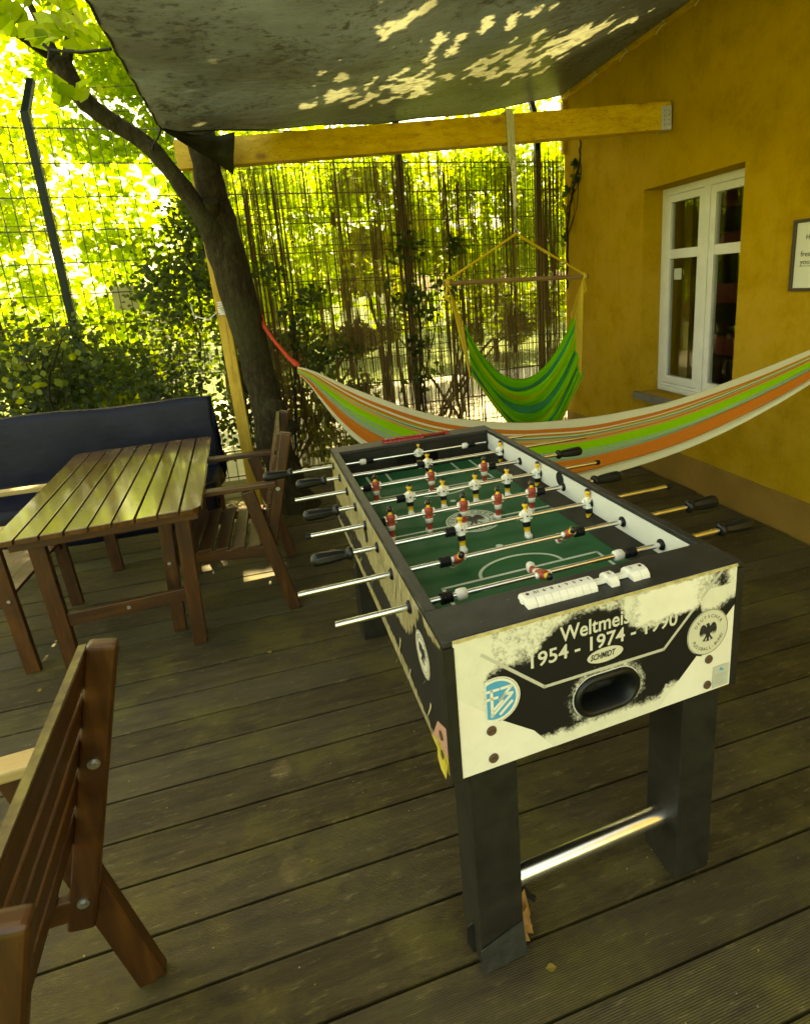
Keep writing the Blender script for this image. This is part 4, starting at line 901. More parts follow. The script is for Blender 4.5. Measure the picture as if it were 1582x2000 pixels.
# ------------------------------------------------------------------ leaves
LEAF = [(0, -.5, 0), (.30, -.18, .05), (.36, .12, .05), (0, .55, -.03), (-.36, .12, .05), (-.30, -.18, .05), (0, 0, -.02)]
LF = [(0, 1, 6), (1, 2, 6), (2, 3, 6), (3, 4, 6), (4, 5, 6), (5, 0, 6)]
LV4 = np.array([(0, -.55, 0), (.38, -.05, .08), (0, .6, -.04), (-.38, -.05, .08)]); LF4 = np.array([(0, 1, 2), (0, 2, 3)])
LV7 = np.array(LEAF); LF7 = np.array(LF)
def leaves(name, pts, size, mt, parent=None, fine=False, tiltup=.5, svar=.35, normals=None, kind=None, org=(0, 0, 0)):
    n = len(pts); V, F = (LV7, LF7) if fine else (LV4, LF4)
    a = rng.uniform(0, 2*PI, n); nrm = rng.normal(size=(n, 3)); nrm[:, 2] += tiltup*2
    if normals is not None: nrm = nrm*.55+np.array(normals)*1.3
    nrm /= np.linalg.norm(nrm, axis=1)[:, None]
    t1 = np.cross(nrm, rng.normal(size=(n, 3))); t1 /= np.linalg.norm(t1, axis=1)[:, None]; t2 = np.cross(nrm, t1)
    s = size*(1+rng.uniform(-svar, svar, n)); P = np.array(pts)-np.array(org)
    vv = P[:, None, :]+s[:, None, None]*(V[None, :, 0, None]*t1[:, None, :]+V[None, :, 1, None]*t2[:, None, :]+V[None, :, 2, None]*nrm[:, None, :])
    ff = (F[None]+np.arange(n)[:, None, None]*len(V)).reshape(-1)
    me = bpy.data.meshes.new(name); nv_, nf = n*len(V), n*len(F)
    me.vertices.add(nv_); me.vertices.foreach_set('co', vv.reshape(-1)); me.loops.add(nf*3); me.loops.foreach_set('vertex_index', ff.astype(np.int32))
    me.polygons.add(nf); me.polygons.foreach_set('loop_start', np.arange(0, nf*3, 3, dtype=np.int32)); me.update(); me.validate()
    at = me.attributes.new('rnd', 'FLOAT', 'POINT'); at.data.foreach_set('value', np.repeat(rng.uniform(0, 1, n), len(V)).astype(np.float32))
    me.materials.append(M[mt]); o = bpy.data.objects.new(name, me); COL.objects.link(o); o.parent = parent
    if kind: o['kind'] = kind
    return o
def blob_pts(n, cens, shell=.55):
    out = []
    wts = np.array([c[3]*c[4]*c[5] for c in cens])**.75; wts /= wts.sum(); idx = rng.choice(len(cens), n, p=wts)
    d = rng.normal(size=(n, 3)); d /= np.linalg.norm(d, axis=1)[:, None]; r = rng.uniform(shell**3, 1, n)**(1/3)
    c = np.array(cens); return c[idx, :3]+d*r[:, None]*c[idx, 3:6]

# ------------------------------------------------------------------ the deck tree
tree = E('deck_tree', (-.10, 4.36, 0), 0, 'leaning tree trunk growing up through the deck, forked, in front of the reed screen', 'tree')
to = (-.10, 4.36, 0)
def wob(pts, rad, n=26, amp=.012, seed=0):
    P = [Vector(p) for p in pts]; out = []; rr = []
    for i in range(n+1):
        s = i/n*(len(P)-1); j = min(len(P)-2, int(s)); f = s-j
        p0 = P[max(0, j-1)]; p1 = P[j]; p2 = P[j+1]; p3 = P[min(len(P)-1, j+2)]
        q = .5*((2*p1)+(p2-p0)*f+(2*p0-5*p1+4*p2-p3)*f*f+(3*p1-p0-3*p2+p3)*f**3)
        q += Vector((noise.noise(Vector((i*.7, seed, 0))), noise.noise(Vector((i*.7, seed, 9))), 0))*amp
        out.append(q); rr.append((rad[j]*(1-f)+rad[j+1]*f)*(1+.10*noise.noise(Vector((i*.45, seed, 4)))))
    return out, rr
def tubey(g, pts, rad, n=18, rough=.08):
    o = len(g.v); g.tube(pts, rad, n)
    for i in range(o, len(g.v)):
        v = Vector(g.v[i]); k = (i-o)//n
        if k < len(pts) and i < o+n*len(pts): c = Vector(pts[k]); d = v-c; g.v[i] = tuple(c+d*(1+rough*1.2*noise.noise(Vector(((i-o)%n*.9, k*.25, 5)))+rough*2*noise.noise(v*Vector((9, 9, 4)) if False else Vector((v.x*9, v.y*9, v.z*4)))))
g = G()
p, r = wob([(-.02, 4.38, -.15), (-.08, 4.36, .12), (-.150, 4.36, .48), (-.18, 4.36, .95), (-.237, 4.36, 1.48), (-.30, 4.40, 2.02), (-.335, 4.45, 2.50), (-.36, 4.5, 3.1), (-.2, 4.6, 3.9), (0, 4.7, 4.8)], [.17, .140, .116, .108, .112, .122, .088, .085, .08, .05], 60, .006)
tubey(g, p, r, 22); ellip(g, (-.12, 4.25, .80), (.09, .06, .10), 0); ellip(g, (-.06, 4.3, .66), (.09, .08, .07), 0)
pl(g.build('trunk', 'bark', tree), to)
g = G(); p, r = wob([(-.27, 4.38, 1.80), (-.345, 4.34, 2.02), (-.411, 4.3, 2.186), (-.553, 4.3, 2.436), (-.66, 4.3, 2.585), (-.873, 4.28, 2.741), (-.966, 4.28, 2.84), (-1.03, 4.28, 2.998)], [.10, .085, .062, .054, .052, .052, .055, .060], 40, .005); tubey(g, p, r, 16, .06)
ellip(g, (-1.04, 4.28, 3.0), (.07, .06, .05), 0); g.tube([(-.35, 4.34, 2.14), (-.33, 4.26, 2.24)], [.05, .045], 10); pl(g.build('limb', 'bark', tree), to)
for a, b_, c, d_ in (((-1.03, 4.28, 2.99), (-1.07, 4.28, 3.12), (-1.13, 4.25, 3.34), (-1.25, 4.2, 3.9)), ((-1.0, 4.28, 3.02), (-.92, 4.2, 3.2), (-.85, 4.0, 3.5), (-.6, 3.8, 4.0)), ((-1.05, 4.28, 3.02), (-1.2, 4.0, 3.1), (-1.3, 3.6, 3.1), (-1.25, 3.2, 2.9))):
    g = G(); p, r = wob([a, b_, c, d_], [.030, .022, .017, .008], 16, .004); tubey(g, p, r, 8, .05); pl(g.build('branch', 'bark', tree), to)
near = []
for c in [(-.95, 3.35, 2.95, .16, .25, .12), (-1.10, 3.30, 2.90, .18, .2, .12), (-.72, 3.3, 2.93, .09, .15, .06), (-.98, 2.75, 2.16, .045, .06, .035), (-1.02, 2.9, 2.30, .05, .06, .05), (-1.15, 3.6, 3.1, .2, .25, .15), (-.9, 4.0, 3.1, .16, .2, .12), (-.83, 3.3, 2.80, .07, .1, .04), (-.87, 4.2, 2.85, .1, .1, .06), (-1.0, 3.9, 2.75, .12, .1, .05)]: near.append(c)
pts = np.concatenate([blob_pts(n_, [c], .1) for c, n_ in zip(near, (34, 34, 10, 8, 7, 30, 34, 6, 8, 9))])
o = leaves('leaf_cluster', pts, .095, 'leaf_lime', tree, True, .35, .35, org=to, kind='stuff')
# unseen canopy layers added to block sun, dapple gaps cut along its direction
gaps = []
def tz(x, y): return 2.60+.66*max(0, min(1, (x+.5)/3.3))
TS = [(.55,3.68),(.72,3.86),(1.06,3.87),(.84,3.47),(1.29,2.99),(1.20,3.04),(.97,3.19),(1.42,3.63),(1.69,3.88),(1.93,3.69),(1.99,3.60),(1.95,4.19),(.61,2.83),(.44,3.80),(.28,3.89),(1.67,4.00),(1.83,3.77),(2.03,3.55),(.91,3.92),(1.22,4.20),(.67,4.08),(.43,3.35),(.72,2.80),(2.40,3.61),(1.55,3.45),(1.35,3.8),(1.0,3.7),(1.75,3.45)]
big = {0: .06, 1: .11, 2: .11, 7: .08, 8: .12, 9: .10, 10: .09, 11: .07, 16: .10, 17: .08, 18: .07, 15: .06}
for i, (x, y) in enumerate(TS):
    r0 = big.get(i, .03)
    for k in range(17 if r0 > .05 else 6): gaps.append((x+random.gauss(0, max(.07, r0*1.2)), y+random.gauss(0, max(.07, r0*1.5)), random.choice((.003, .004, .006, .009, .014, .022))*(1.1 if r0 > .05 else .9)))
for x, y, r0 in [(-.35, 3.3, .05), (-.2, 3.15, .03), (-.05, 3.35, .03), (.0, 3.05, .02), (-.75, 4.35, .22), (-.55, 3.6, .03), (-1.75, 2.6, .03), (-2.2, 2.9, .04), (2.78, 4.9, .02), (.1, 2.3, .02), (-1.3, 2.95, .02)]:
    for k in range(4): gaps.append((x+random.gauss(0, r0), y+random.gauss(0, r0), random.uniform(.5, 1)*r0, 'deck'))
gx = np.array([(q[0], q[1], q[2]) for q in gaps]); gd = np.array([len(q) > 3 for q in gaps])
def in_gap(P, pad=.065):
    P = np.asarray(P); bad = np.zeros(len(P), bool); s = np.array(SUND)
    for tgt in (0, 1):
        z = np.full(len(P), 2.8)
        if tgt: z[:] = .0
        for _ in range(6):
            t_ = (P[:, 2]-z)/s[2]; X = P[:, 0]-s[0]*t_; Y = P[:, 1]-s[1]*t_
            if not tgt: z = 2.60+.66*np.clip((X+.5)/3.3, 0, 1)-.05
        for (x, y, r), dd in zip(gx, gd):
            if bool(dd) == bool(tgt): bad |= (X-x)**2+((Y-y)*(.55 if not tgt else 1.))**2 < (r+(pad if not dd else .065))**2
    return bad
lt = E('unseen_shade_tree', (-5.6, 7.6, -.14), 0, 'unseen leafy tree beyond the fence, crown shaped to shade the deck and dapple the tarpaulin', 'tree')
lo_ = (-5.6, 7.6, -.14)
g = G(); p, r = wob([(-5.6, 7.6, -.2), (-5.55, 7.6, 2.2), (-5.4, 7.5, 4.6), (-5.0, 7.3, 6.6)], [.22, .18, .16, .13], 24); tubey(g, p, r, 12)
pl(g.build('trunk', 'bark', lt), lo_)
for q in ([(-5.4, 7.5, 4.8), (-3.0, 8.3, 6.4), (-.6, 8.6, 7.0), (2.2, 8.6, 7.2)], [(-5.2, 7.4, 5.5), (-4.0, 6.4, 6.6), (-3.2, 5.4, 7.0), (-3.0, 4.0, 7.1)], [(-5.0, 7.3, 6.5), (-2.8, 6.5, 7.0), (-.2, 5.4, 7.1), (1.8, 4.2, 7.1)], [(-3.0, 8.3, 6.4), (-.5, 7.2, 6.9), (1.6, 6.6, 7.0), (3.4, 5.8, 7.1)]):
    g = G(); p, r = wob(q, [.07, .05, .035, .012], 18, .03); tubey(g, p, r, 8); pl(g.build('bough', 'bark', lt), lo_)
nC = 44000
P = np.stack([rng.uniform(-6.2, 4.6, nC), rng.uniform(3.4, 9.9, nC), rng.uniform(6.5, 7.6, nC)], 1)
P[:, 2] += .25*np.sin(P[:, 0]*1.3)+.2*np.cos(P[:, 1]*1.7)
P = P[~in_gap(P, .36)]
# uneven outline on the fringe, away from the deck
leaves('crown', P, .18, 'leaf_canopy', lt, False, .9, org=lo_, kind='stuff')  # out-of-view crown, packed densely to hold sun off deck and tarp

nL = 46000
P = np.stack([rng.uniform(-.3, 3.0, nL), rng.uniform(2.9, 6.6, nL), rng.uniform(3.75, 4.35, nL)], 1); P = P[~in_gap(P, .027)]
leaves('crown', P, .075, 'leaf_canopy', tree, False, .9, org=to, kind='stuff')  # low leaf layer added above the tarp, hidden by it, to sharpen sun dapples
def bgtree(x, y, h, cens, n, size, mt, label, tr=.06, name='background_tree'):
    r_ = E(name, (x, y, -.14), 0, label, 'tree', 'trees and shrubs beyond the fence'); og = (x, y, -.14)
    g = G(); p, r = wob([(x, y, -.2), (x+.06, y, h*.35), (x-.05, y+.1, h*.7), (x+.1, y, h)], [tr, tr*.8, tr*.6, tr*.3], 18, .03); tubey(g, p, r, 10); pl(g.build('trunk', 'bark', r_), og)
    leaves('crown', blob_pts(n, cens, .35), size, mt, r_, org=og, kind='stuff'); return r_
R = random.Random(11)
def cl(x, y, z, sx, sy, sz, n, s0=.45, s1=.9):
    return [(x+R.uniform(-sx, sx), y+R.uniform(-sy, sy), z+R.uniform(-sz, sz), R.uniform(s0, s1), R.uniform(s0, s1), R.uniform(s0*.6, s1*.7)) for _ in range(n)]
bgtree(-3.6, 9.0, 4.6, cl(-3.4, 8.8, 3.3, 1.6, .8, 2.1, 30, .35, .75), 10500, .10, 'leaf_lime', 'bright lime green tree glowing in the sun at the far left beyond the fence')
bgtree(-.9, 9.4, 4.4, cl(-1.2, 9.2, 3.2, 1.2, .8, 2.2, 28, .3, .7), 10500, .10, 'leaf_lime', 'sunlit light green tree behind the wire fence left of the leaning trunk')
bgtree(1.3, 12.0, 4.8, cl(1.2, 11.8, 3.3, 1.7, .7, 1.5, 24, .4, .8), 8200, .10, 'leaf_lime', 'green tree standing behind the middle of the reed screen')
bgtree(4.6, 12.2, 4.8, cl(4.6, 12.0, 3.3, 1.6, .7, 1.6, 24, .4, .8), 8200, .10, 'leaf_lime', 'green tree standing behind the hanging chair')
bgtree(-6.2, 12, 5, cl(-6, 12, 3.0, 2.2, 1, 2.2, 26, .6, 1.1), 8000, .14, 'leaf_mid', 'mid green tree far off at the left edge, behind the lime tree')
bgtree(5.6, 13.5, 5, cl(5.2, 13.5, 3.0, 2.0, 1, 2.2, 24, .6, 1.1), 7000, .14, 'leaf_mid', 'mid green tree far off behind the right part of the reed screen')
bgtree(.6, 16.5, 5, cl(.4, 16.5, 3.4, 2.4, 1, 2.2, 26, .6, 1.1), 8000, .14, 'leaf_lime', 'yellow green tree far off behind the middle of the screen')
def shrub(x, y, cens, n, size, mt, label, z0=-.14, normals=None, shell=.3, fine=False):
    r_ = E('shrub', (x, y, z0), 0, label, 'shrub', 'trees and shrubs beyond the fence'); og = (x, y, z0); g = G()
    for k in range(7):
        c = cens[R.randrange(len(cens))]; p, r = wob([(x+R.uniform(-.2, .2), y, z0), ((x+c[0])/2, (y+c[1])/2, c[2]*.6), (c[0], c[1], c[2])], [.022, .016, .006], 10, .03); g.tube(p, r, 6)
    o = pl(g.build('stem', 'bark', r_), og); o['kind'] = 'stuff'
    leaves('foliage', blob_pts(n, cens, shell), size, mt, r_, fine, org=og, kind='stuff'); return r_
shrub(-1.9, 6.4, cl(-1.9, 6.4, .8, .8, .3, .6, 14, .25, .5), 5200, .075, 'leaf_mid', 'leafy green shrub behind the wire fence above the navy bench cover')
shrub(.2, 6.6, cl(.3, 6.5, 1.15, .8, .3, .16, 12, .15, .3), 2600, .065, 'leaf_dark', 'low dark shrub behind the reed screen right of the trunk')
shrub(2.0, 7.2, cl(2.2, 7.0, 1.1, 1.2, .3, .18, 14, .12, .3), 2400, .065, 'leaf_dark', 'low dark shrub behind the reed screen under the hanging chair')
shrub(-4.0, 7.2, cl(-3.9, 7.2, 1.3, .9, .4, 1.0, 16, .3, .6), 4500, .08, 'leaf_lime', 'yellow green shrub by the left edge beyond the fence')
shrub(1.2, 6.7, cl(1.15, 6.6, 2.0, .35, .3, .8, 10, .2, .35), 1800, .07, 'leaf_mid', 'tall narrow shrub behind the dark fence post in the screen')

P = np.stack([rng.uniform(-26, 24, 9000), rng.uniform(20, 25, 9000), rng.uniform(0, 1, 9000)], 1); P[:, 2] = -.1+P[:, 2]**.8*(7.5+1.6*np.sin(P[:, 0]*.7)+1.2*np.sin(P[:, 0]*1.9+1))
o = leaves('far_wood', P, .42, 'leaf_lime', None, kind='stuff'); T(o, 'sunlit yellow green mass of foliage closing the far end of the garden', 'trees')
# ------------------------------------------------------------------ fence
fn = E('wire_fence', (-1.6, 5.45, -.14), 0, 'dark green welded wire fence with cranked posts closing the far side of the deck', 'fence'); fo = (-1.6, 5.45, -.14); FY = 5.45
for x in (-4.15, -1.62, 1.20, 2.56):
    g = G(); z1_ = 3.06; g.beam((x, FY, -.14), (x+.0, FY, z1_), .055, .055, (0, 1, 0)).beam((x, FY, z1_-.02), (x+.03, FY+.20, z1_+.27), .05, .05, (1, 0, 0)); o = pl(g.build('post', 'fence_post', fn, bevel=.006), fo)
    g = G()
    for k in range(12): z = .05+k*.26; g.box(x-.032, x+.032, FY-.034, FY-.028, z, z+.012)
    if x < 0: c = pl(g.build('clamp', 'fence_post', o), fo); c['kind'] = 'stuff'
g = G(); zt = 3.05
for i in range(int(7.2/.085)):
    x = -4.3+i*.085; y = FY-.006; g.tube([(x, y, -.05), (x+R.uniform(-.004, .004), y, zt)], .0042, 4, smooth=False)
for k in range(13):
    z = .0+k*.245; g.tube([(-4.4, FY-.012, z), (-1.6, FY-.012, z+.004), (2.8, FY-.012, z)], .0065, 4, smooth=False); 
    if k % 4 == 1: g.tube([(-4.4, FY-.012, z+.045), (2.8, FY-.012, z+.045)], .0034, 4, smooth=False)
o = pl(g.build('wire_mesh', 'wire', fn), fo); o['kind'] = 'stuff'
for j, (dy, dz) in enumerate(((.03, .04), (.10, .14), (.19, .25))):
    g = G(); pts = [(-4.3+i*.1, FY+dy, 3.05+dz+.012*math.sin(i*.9+j)) for i in range(72)]; g.tube(pts, .0030, 4)
    for i in range(0, 71, 1): x, y, z = pts[i]; g.tube([(x-.012, y-.01, z-.012), (x+.012, y+.01, z+.012)], .002, 3).tube([(x+.012, y-.01, z-.012), (x-.012, y+.01, z+.012)], .002, 3)
    pl(g.build('barbed_wire', 'wire', fn), fo)
# reed screen
rs = E('reed_screen', (1.2, 5.38, -.05), 0, 'brown reed screen of thin upright stalks wired to the fence between trunk and house', 'screen'); ro = (1.2, 5.38, -.05)
g = G(); i = 0; x = -.42; R2 = random.Random(3)
while x < 2.79:
    d_ = noise.noise(Vector((x*2.3, 0, 7)))*.5+noise.noise(Vector((x*9, 0, 2)))*.5
    x += max(.0017, .0032-.0050*d_+R2.uniform(-.0008, .0018))
    top = 2.74+R2.uniform(-.06, .05); bot = -.03+R2.uniform(0, .05); rr = R2.uniform(.0013, .0030); y = 5.388+R2.uniform(-.012, .012)
    if R2.random() < .10: top = R2.uniform(1.0, 2.6)
    if R2.random() < .10: bot = R2.uniform(.1, 1.4)
    if top-bot < .3: continue
    k1 = R2.gauss(0, .008); k2 = R2.gauss(0, .016)
    g.tube([(x+k2, y, bot), (x+k1, y+R2.uniform(-.004, .004), (top+bot)/2), (x+R2.gauss(0, .007), y, top)], [rr, rr, rr*.8], 3, smooth=False, cap=False, a=R2.random())
    if R2.random() < .035: 
        z = R2.uniform(.4, 2.3); g.tube([(x, y-.008, z), (x+R2.gauss(0, .03), y-.012, z+R2.uniform(.2, .6))], rr*.6, 3, smooth=False, a=R2.random())
for xc, wd, nn in ((.03, .26, 44), (1.66, .26, 50), (.62, .12, 20), (2.66, .14, 40), (2.18, .2, 26), (1.22, .16, 24), (.95, .2, 20)):
    for k in range(nn):
        x = xc+R2.gauss(0, wd*.5); rr = R2.uniform(.002, .004); g.tube([(x, 5.365, R2.uniform(-.02, 1.2 if wd < .15 else .5)), (x+R2.gauss(0, .015), 5.365, 2.7+R2.uniform(-.25, .05))], rr, 3, smooth=False, cap=False, a=R2.random()*.6)
o = pl(g.build('stalks', 'reed', rs, attr='rnd'), ro); o['kind'] = 'stuff'
g = G()
for k in range(9):
    z = .12+k*.315; g.tube([(-.44+i*.08, 5.372+.004*math.sin(i*2.1), z+.006*math.sin(i*.7+k)) for i in range(41)], .0038, 4)
pl(g.build('binding_wire', 'wire', rs), ro)
# ------------------------------------------------------------------ climbers
def vine(label, cens, n, size, mt, path, name='ivy', fine=False, flat=None):
    x, y, z = path[0]; r_ = E(name, (x, y, z), 0, label, 'ivy', 'climbing plants on the fence and wall'); og = (x, y, z)
    g = G(); p, r = wob(path, [.010]*(len(path)-1)+[.004], 30, .02, R.random()*9); g.tube(p, r, 6)
    for k in range(8):
        c = cens[R.randrange(len(cens))]; q = p[R.randrange(len(p))]; g.tube(wob([q, ((q[0]+c[0])/2, q[1]-.02, (q[2]+c[2])/2+.03), (c[0], c[1], c[2])], [.005]*3, 8, .02, k)[0], .0035, 5)
    o = pl(g.build('stem', 'bark', r_), og)
    ci = rng.integers(0, len(cens), n); ca = np.array(cens); pts_ = ca[ci, :3]+rng.normal(size=(n, 3))*ca[ci, 3:6]*.85
    leaves('foliage', pts_, size, mt, r_, fine, .25, normals=[(0, -1, .4)]*n, org=og, kind='stuff'); return r_
Y = 5.30
c1 = [(-2.05+R.uniform(-.5, .5), Y+R.uniform(-.08, .1), 1.0+R.uniform(-.35, .42), .26, .12, .18) for _ in range(16)]+[(-1.5+R.uniform(-.5, .6), Y, .95+R.uniform(-.3, .25), .22, .12, .16) for _ in range(14)]
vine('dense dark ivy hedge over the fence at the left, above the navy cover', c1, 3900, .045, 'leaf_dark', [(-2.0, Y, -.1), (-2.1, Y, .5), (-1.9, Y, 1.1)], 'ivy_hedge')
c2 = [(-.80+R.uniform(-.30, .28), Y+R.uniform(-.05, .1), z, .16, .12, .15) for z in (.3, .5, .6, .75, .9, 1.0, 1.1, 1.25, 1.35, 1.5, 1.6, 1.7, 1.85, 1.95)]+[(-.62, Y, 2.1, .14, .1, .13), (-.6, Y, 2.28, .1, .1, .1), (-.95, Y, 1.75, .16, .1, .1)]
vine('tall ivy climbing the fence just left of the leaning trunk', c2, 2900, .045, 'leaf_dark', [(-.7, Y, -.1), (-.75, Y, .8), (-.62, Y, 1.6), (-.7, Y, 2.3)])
c3 = [(-.40+R.uniform(-.14, .12), Y-.03, z, .09, .05, .12) for z in (.3, .6, .9, 1.2, 1.5, 1.8, 2.1, 2.35)]
vine('brown and green creeper hanging behind the trunk', c3, 900, .050, 'leaf_dark', [(-.45, Y, -.1), (-.38, Y, 1), (-.42, Y, 2.4)])
c4 = [(.10+R.uniform(-.2, .25), Y, z, .10, .05, .08) for z in (.95, 1.05, 1.35, 1.5, 1.8)]+[(.3, Y, 1.6, .1, .04, .05), (.1, Y, 1.2, .16, .04, .05), (.45, Y, 1.1, .12, .04, .05)]
vine('ivy sprays on the reed screen right of the leaning trunk', c4, 330, .055, 'leaf_dark', [(-.05, Y, .0), (.05, Y, .8), (.15, Y, 1.8)])
c5 = [(1.25+R.uniform(-.12, .12), Y, z, .10, .05, .09) for z in (.8, 1.1, 1.45, 1.55, 1.95)]+[(1.5, Y, 1.6, .07, .04, .07), (1.62, Y, 1.95, .06, .03, .06)]
vine('ivy sprays in the middle of the reed screen left of the hanging chair', c5, 260, .058, 'leaf_dark', [(1.2, Y, .0), (1.22, Y, .8), (1.3, Y, 1.9)])
c6 = [(.2+R.uniform(-.5, .5), Y+.22, .55+R.uniform(-.5, .35), .12, .05, .09) for _ in range(18)]
vine('low tangle of ivy behind the foot of the reed screen', c6, 1700, .05, 'leaf_dark', [(-.1, Y+.2, -.1), (.2, Y+.2, .4), (.5, Y+.2, .8)])
x = WX-.02
c7 = [(x, 5.33, 2.25, .01, .03, .05), (x, 5.28, 2.42, .01, .03, .03), (x, 5.10, 2.50, .01, .04, .03), (x, 5.15, 2.62, .01, .02, .03), (x, 5.36, 1.95, .02, .03, .10)]
vine('thin ivy twig creeping on the ochre wall beside the reed screen', c7, 26, .075, 'leaf_dark', [(x+.01, 5.36, 1.5), (x+.01, 5.30, 2.2), (x+.01, 5.12, 2.55), (x+.01, 5.06, 2.85)], fine=True)
c8 = [(-1.75+R.uniform(-.25, .3), 4.95, 1.15+R.uniform(-.15, .25), .18, .12, .16) for _ in range(6)]
vine('light green vine sprays hanging over the hedge behind the bench', c8, 60, .060, 'leaf_mid', [(-1.7, 5.1, .5), (-1.75, 5.0, 1.0), (-1.55, 4.9, 1.4)], 'vine', fine=True)

# board on the fence
b_ = T(G().box(-1.31, -1.12, 5.50, 5.53, 1.57, 1.77).build('hanging_board', 'box_board', bevel=.003), 'small pale square board fixed behind the wire fence', 'board')
g = G()
for k in range(7): g.tube([(-.37+.052*math.cos(a)*1.1, 4.60+.055*math.sin(a), 1.50+k*.014+.004*math.sin(a*2+k)) for a in (2*PI*i/14 for i in range(15))], .006, 6)
g.tube([(-.43, 4.55, 1.52), (-.5, 4.6, 1.47), (-.62, 4.8, 1.50), (-.68, 5.2, 1.6)], .004, 5)
T(g.build('rope_binding', 'rope_white'), 'white rope wound round the slim pine post behind the trunk', 'rope')

# ------------------------------------------------------------------ hanging chair
hc = E('hanging_chair', (1.70, 4.02, 1.9), 0, 'green striped hanging chair with yellow cords and wooden bar under the beam', 'hanging chair'); ho = (1.70, 4.02, 1.9)
TOPp = Vector((1.70, 4.0, 1.935)); BL, BR = Vector((1.135, 4.0, 1.622)), Vector((2.275, 4.0, 1.608)); CL, CRr = Vector((1.165, 4.0, 1.624)), Vector((2.235, 4.0, 1.612))
g = G(); g.tube([BL, BR], .0165, 14); pl(g.build('spreader_bar', wood('bar_wood', (.16, .08, .03), (.26, .15, .06), (.34, .20, .09), .5, 0), hc), ho)
def beamy(x): f = (x-bA.x)/(bB.x-bA.x); return bA.lerp(bB, f)
bc = beamy(1.70)
for k in range(4):
    ox = -.024+k*.014; g = G(); hh = .105; wd_ = .062; dz = -.22-.02*k
    pts = [bc+Vector((ox+.01, -wd_, dz)), bc+Vector((ox, -wd_, -hh)), bc+Vector((ox-.006, -wd_, hh-.01)), bc+Vector((ox-.006, -wd_*.6, hh)), bc+Vector((ox-.004, wd_*.8, hh)), bc+Vector((ox, wd_, hh-.02)), bc+Vector((ox, wd_, -hh)), bc+Vector((ox+.016, 0, -hh-.05)), bc+Vector((ox*.3+.01, -.02, dz))]
    g.tube(wob(pts, [.0055]*9, 40, .003, k)[0], .0068, 7); pl(g.build('beam_rope', 'rope_white', hc), ho)
for k in range(4):
    g = G(); a0 = bc+Vector((.008*k-.005, -.04, -.15-.03*k)); z2 = 2.10+.02*k
    pts = [a0, Vector((1.70+.013*math.sin(k*2), 3.99, 2.42)), Vector((1.692+.012*math.cos(k*2), 3.99+.01*math.sin(k), 2.28)), Vector((1.70+.004*k-.006, 4.0, z2))]
    g.tube(wob(pts, [.005]*4, 30, .006, k+20)[0], .0066, 7); pl(g.build('beam_rope', 'rope_white', hc), ho)
g = G()
for zc in (2.40, 2.33, 2.13): ellip(g, (1.698, 3.99, zc), (.018, .018, .02), 0)
pl(g.build('knot', 'rope_white', hc), ho)
g = G(); 
for k in range(9):
    z = 2.10-.016*k; ring_pts = [(1.70+.007*math.cos(a)*(1 if k % 2 else .2), 4.0+.007*math.cos(a)*(.2 if k % 2 else 1), z+.010*math.sin(a)) for a in (2*PI*i/10 for i in range(11))]; g.tube(ring_pts, .0018, 5)
g.tube([(1.70+.014*math.cos(a), 4.0, 1.952+.018*math.sin(a)) for a in (2*PI*i/16 for i in range(17))], .0035, 7); pl(g.build('chain', 'steel', hc), ho)
for s, e in ((-1, CL), (1, CRr)):
    g = G(); m_ = TOPp.lerp(e, .5)+Vector((0, 0, .008)); g.tube([TOPp, m_, e+Vector((0, 0, .018))], .0085, 8)
    g.tube([TOPp+Vector((0, .012, .006)), TOPp.lerp(e, .12)+Vector((0, .012, 0)), TOPp.lerp(e, .45)+Vector((0, .004, 0))], .006, 6)
    g.tube([e+Vector((0, .024*math.sin(a), .022*math.cos(a))) for a in (2*PI*i/14 for i in range(15))], .0085, 7)
    g.tube([e+Vector((.014*s, .022*math.sin(a), .020*math.cos(a))) for a in (2*PI*i/14 for i in range(15))], .007, 7)
    pl(g.build('yellow_cord', 'rope_yellow', hc), ho)
# fabric: t = 0 back ... 1 front
def edge(side, t):
    B = Vector((1.30, 4.13, 1.325)) if side < 0 else Vector((2.205, 4.13, 1.325)); F = Vector((1.225, 3.80, .995)) if side < 0 else Vector((2.10, 3.80, .90))
    mid = B.lerp(F, t); mid += Vector((side*-.012*math.sin(PI*t), 0, -.10*math.sin(PI*t))); return mid
def cloth(s, t):
    a, b_ = edge(-1, t), edge(1, t); p = a.lerp(b_, s)
    sag = .47+.31*math.sin(min(1, t*1.25)*PI/2)-.17*max(0, t-.62)/.38
    zb = (a.z+b_.z)/2
    targ = {0: .865}
    zlow = np.interp(t, [0, .2, .45, .7, .88, 1], [.85, .74, .60, .50, .48, .53])
    sh_ = (1-abs(2*s-1)**2.1); p.z = a.z*(1-s)+b_.z*s-(zb-zlow)*sh_
    k = math.sin(PI*s); w_ = math.exp(-((s*(1-s))*9))
    p.x += -.0*(s-.5)+(.5-s)*.30*(1-abs(2*s-1)**3)*(max(0, t-.25))*1.2*math.sin(PI*s)**.3*(abs(2*s-1))
    p.y += -.16*math.sin(PI*s)*t+.05*math.sin(PI*s)*(1-t)-.05
    n = noise.noise(Vector((s*2.5, t*13, 2)))*.035+noise.noise(Vector((s*5+t*3, t*26, 8)))*.012
    n += .018*math.sin(t*34+s*4)*(.3+.7*k)
    p.y -= n; p.z += n*.6; return p
ns, nt2 = 70, 90
g = G(); vs = [cloth(i/ns, j/nt2) for j in range(nt2+1) for i in range(ns+1)]
g.add(vs, [(j*(ns+1)+i, j*(ns+1)+i+1, (j+1)*(ns+1)+i+1, (j+1)*(ns+1)+i) for j in range(nt2) for i in range(ns)], 0, True, a=[min(.999, j/nt2) for j in range(nt2+1) for i in range(ns+1)])
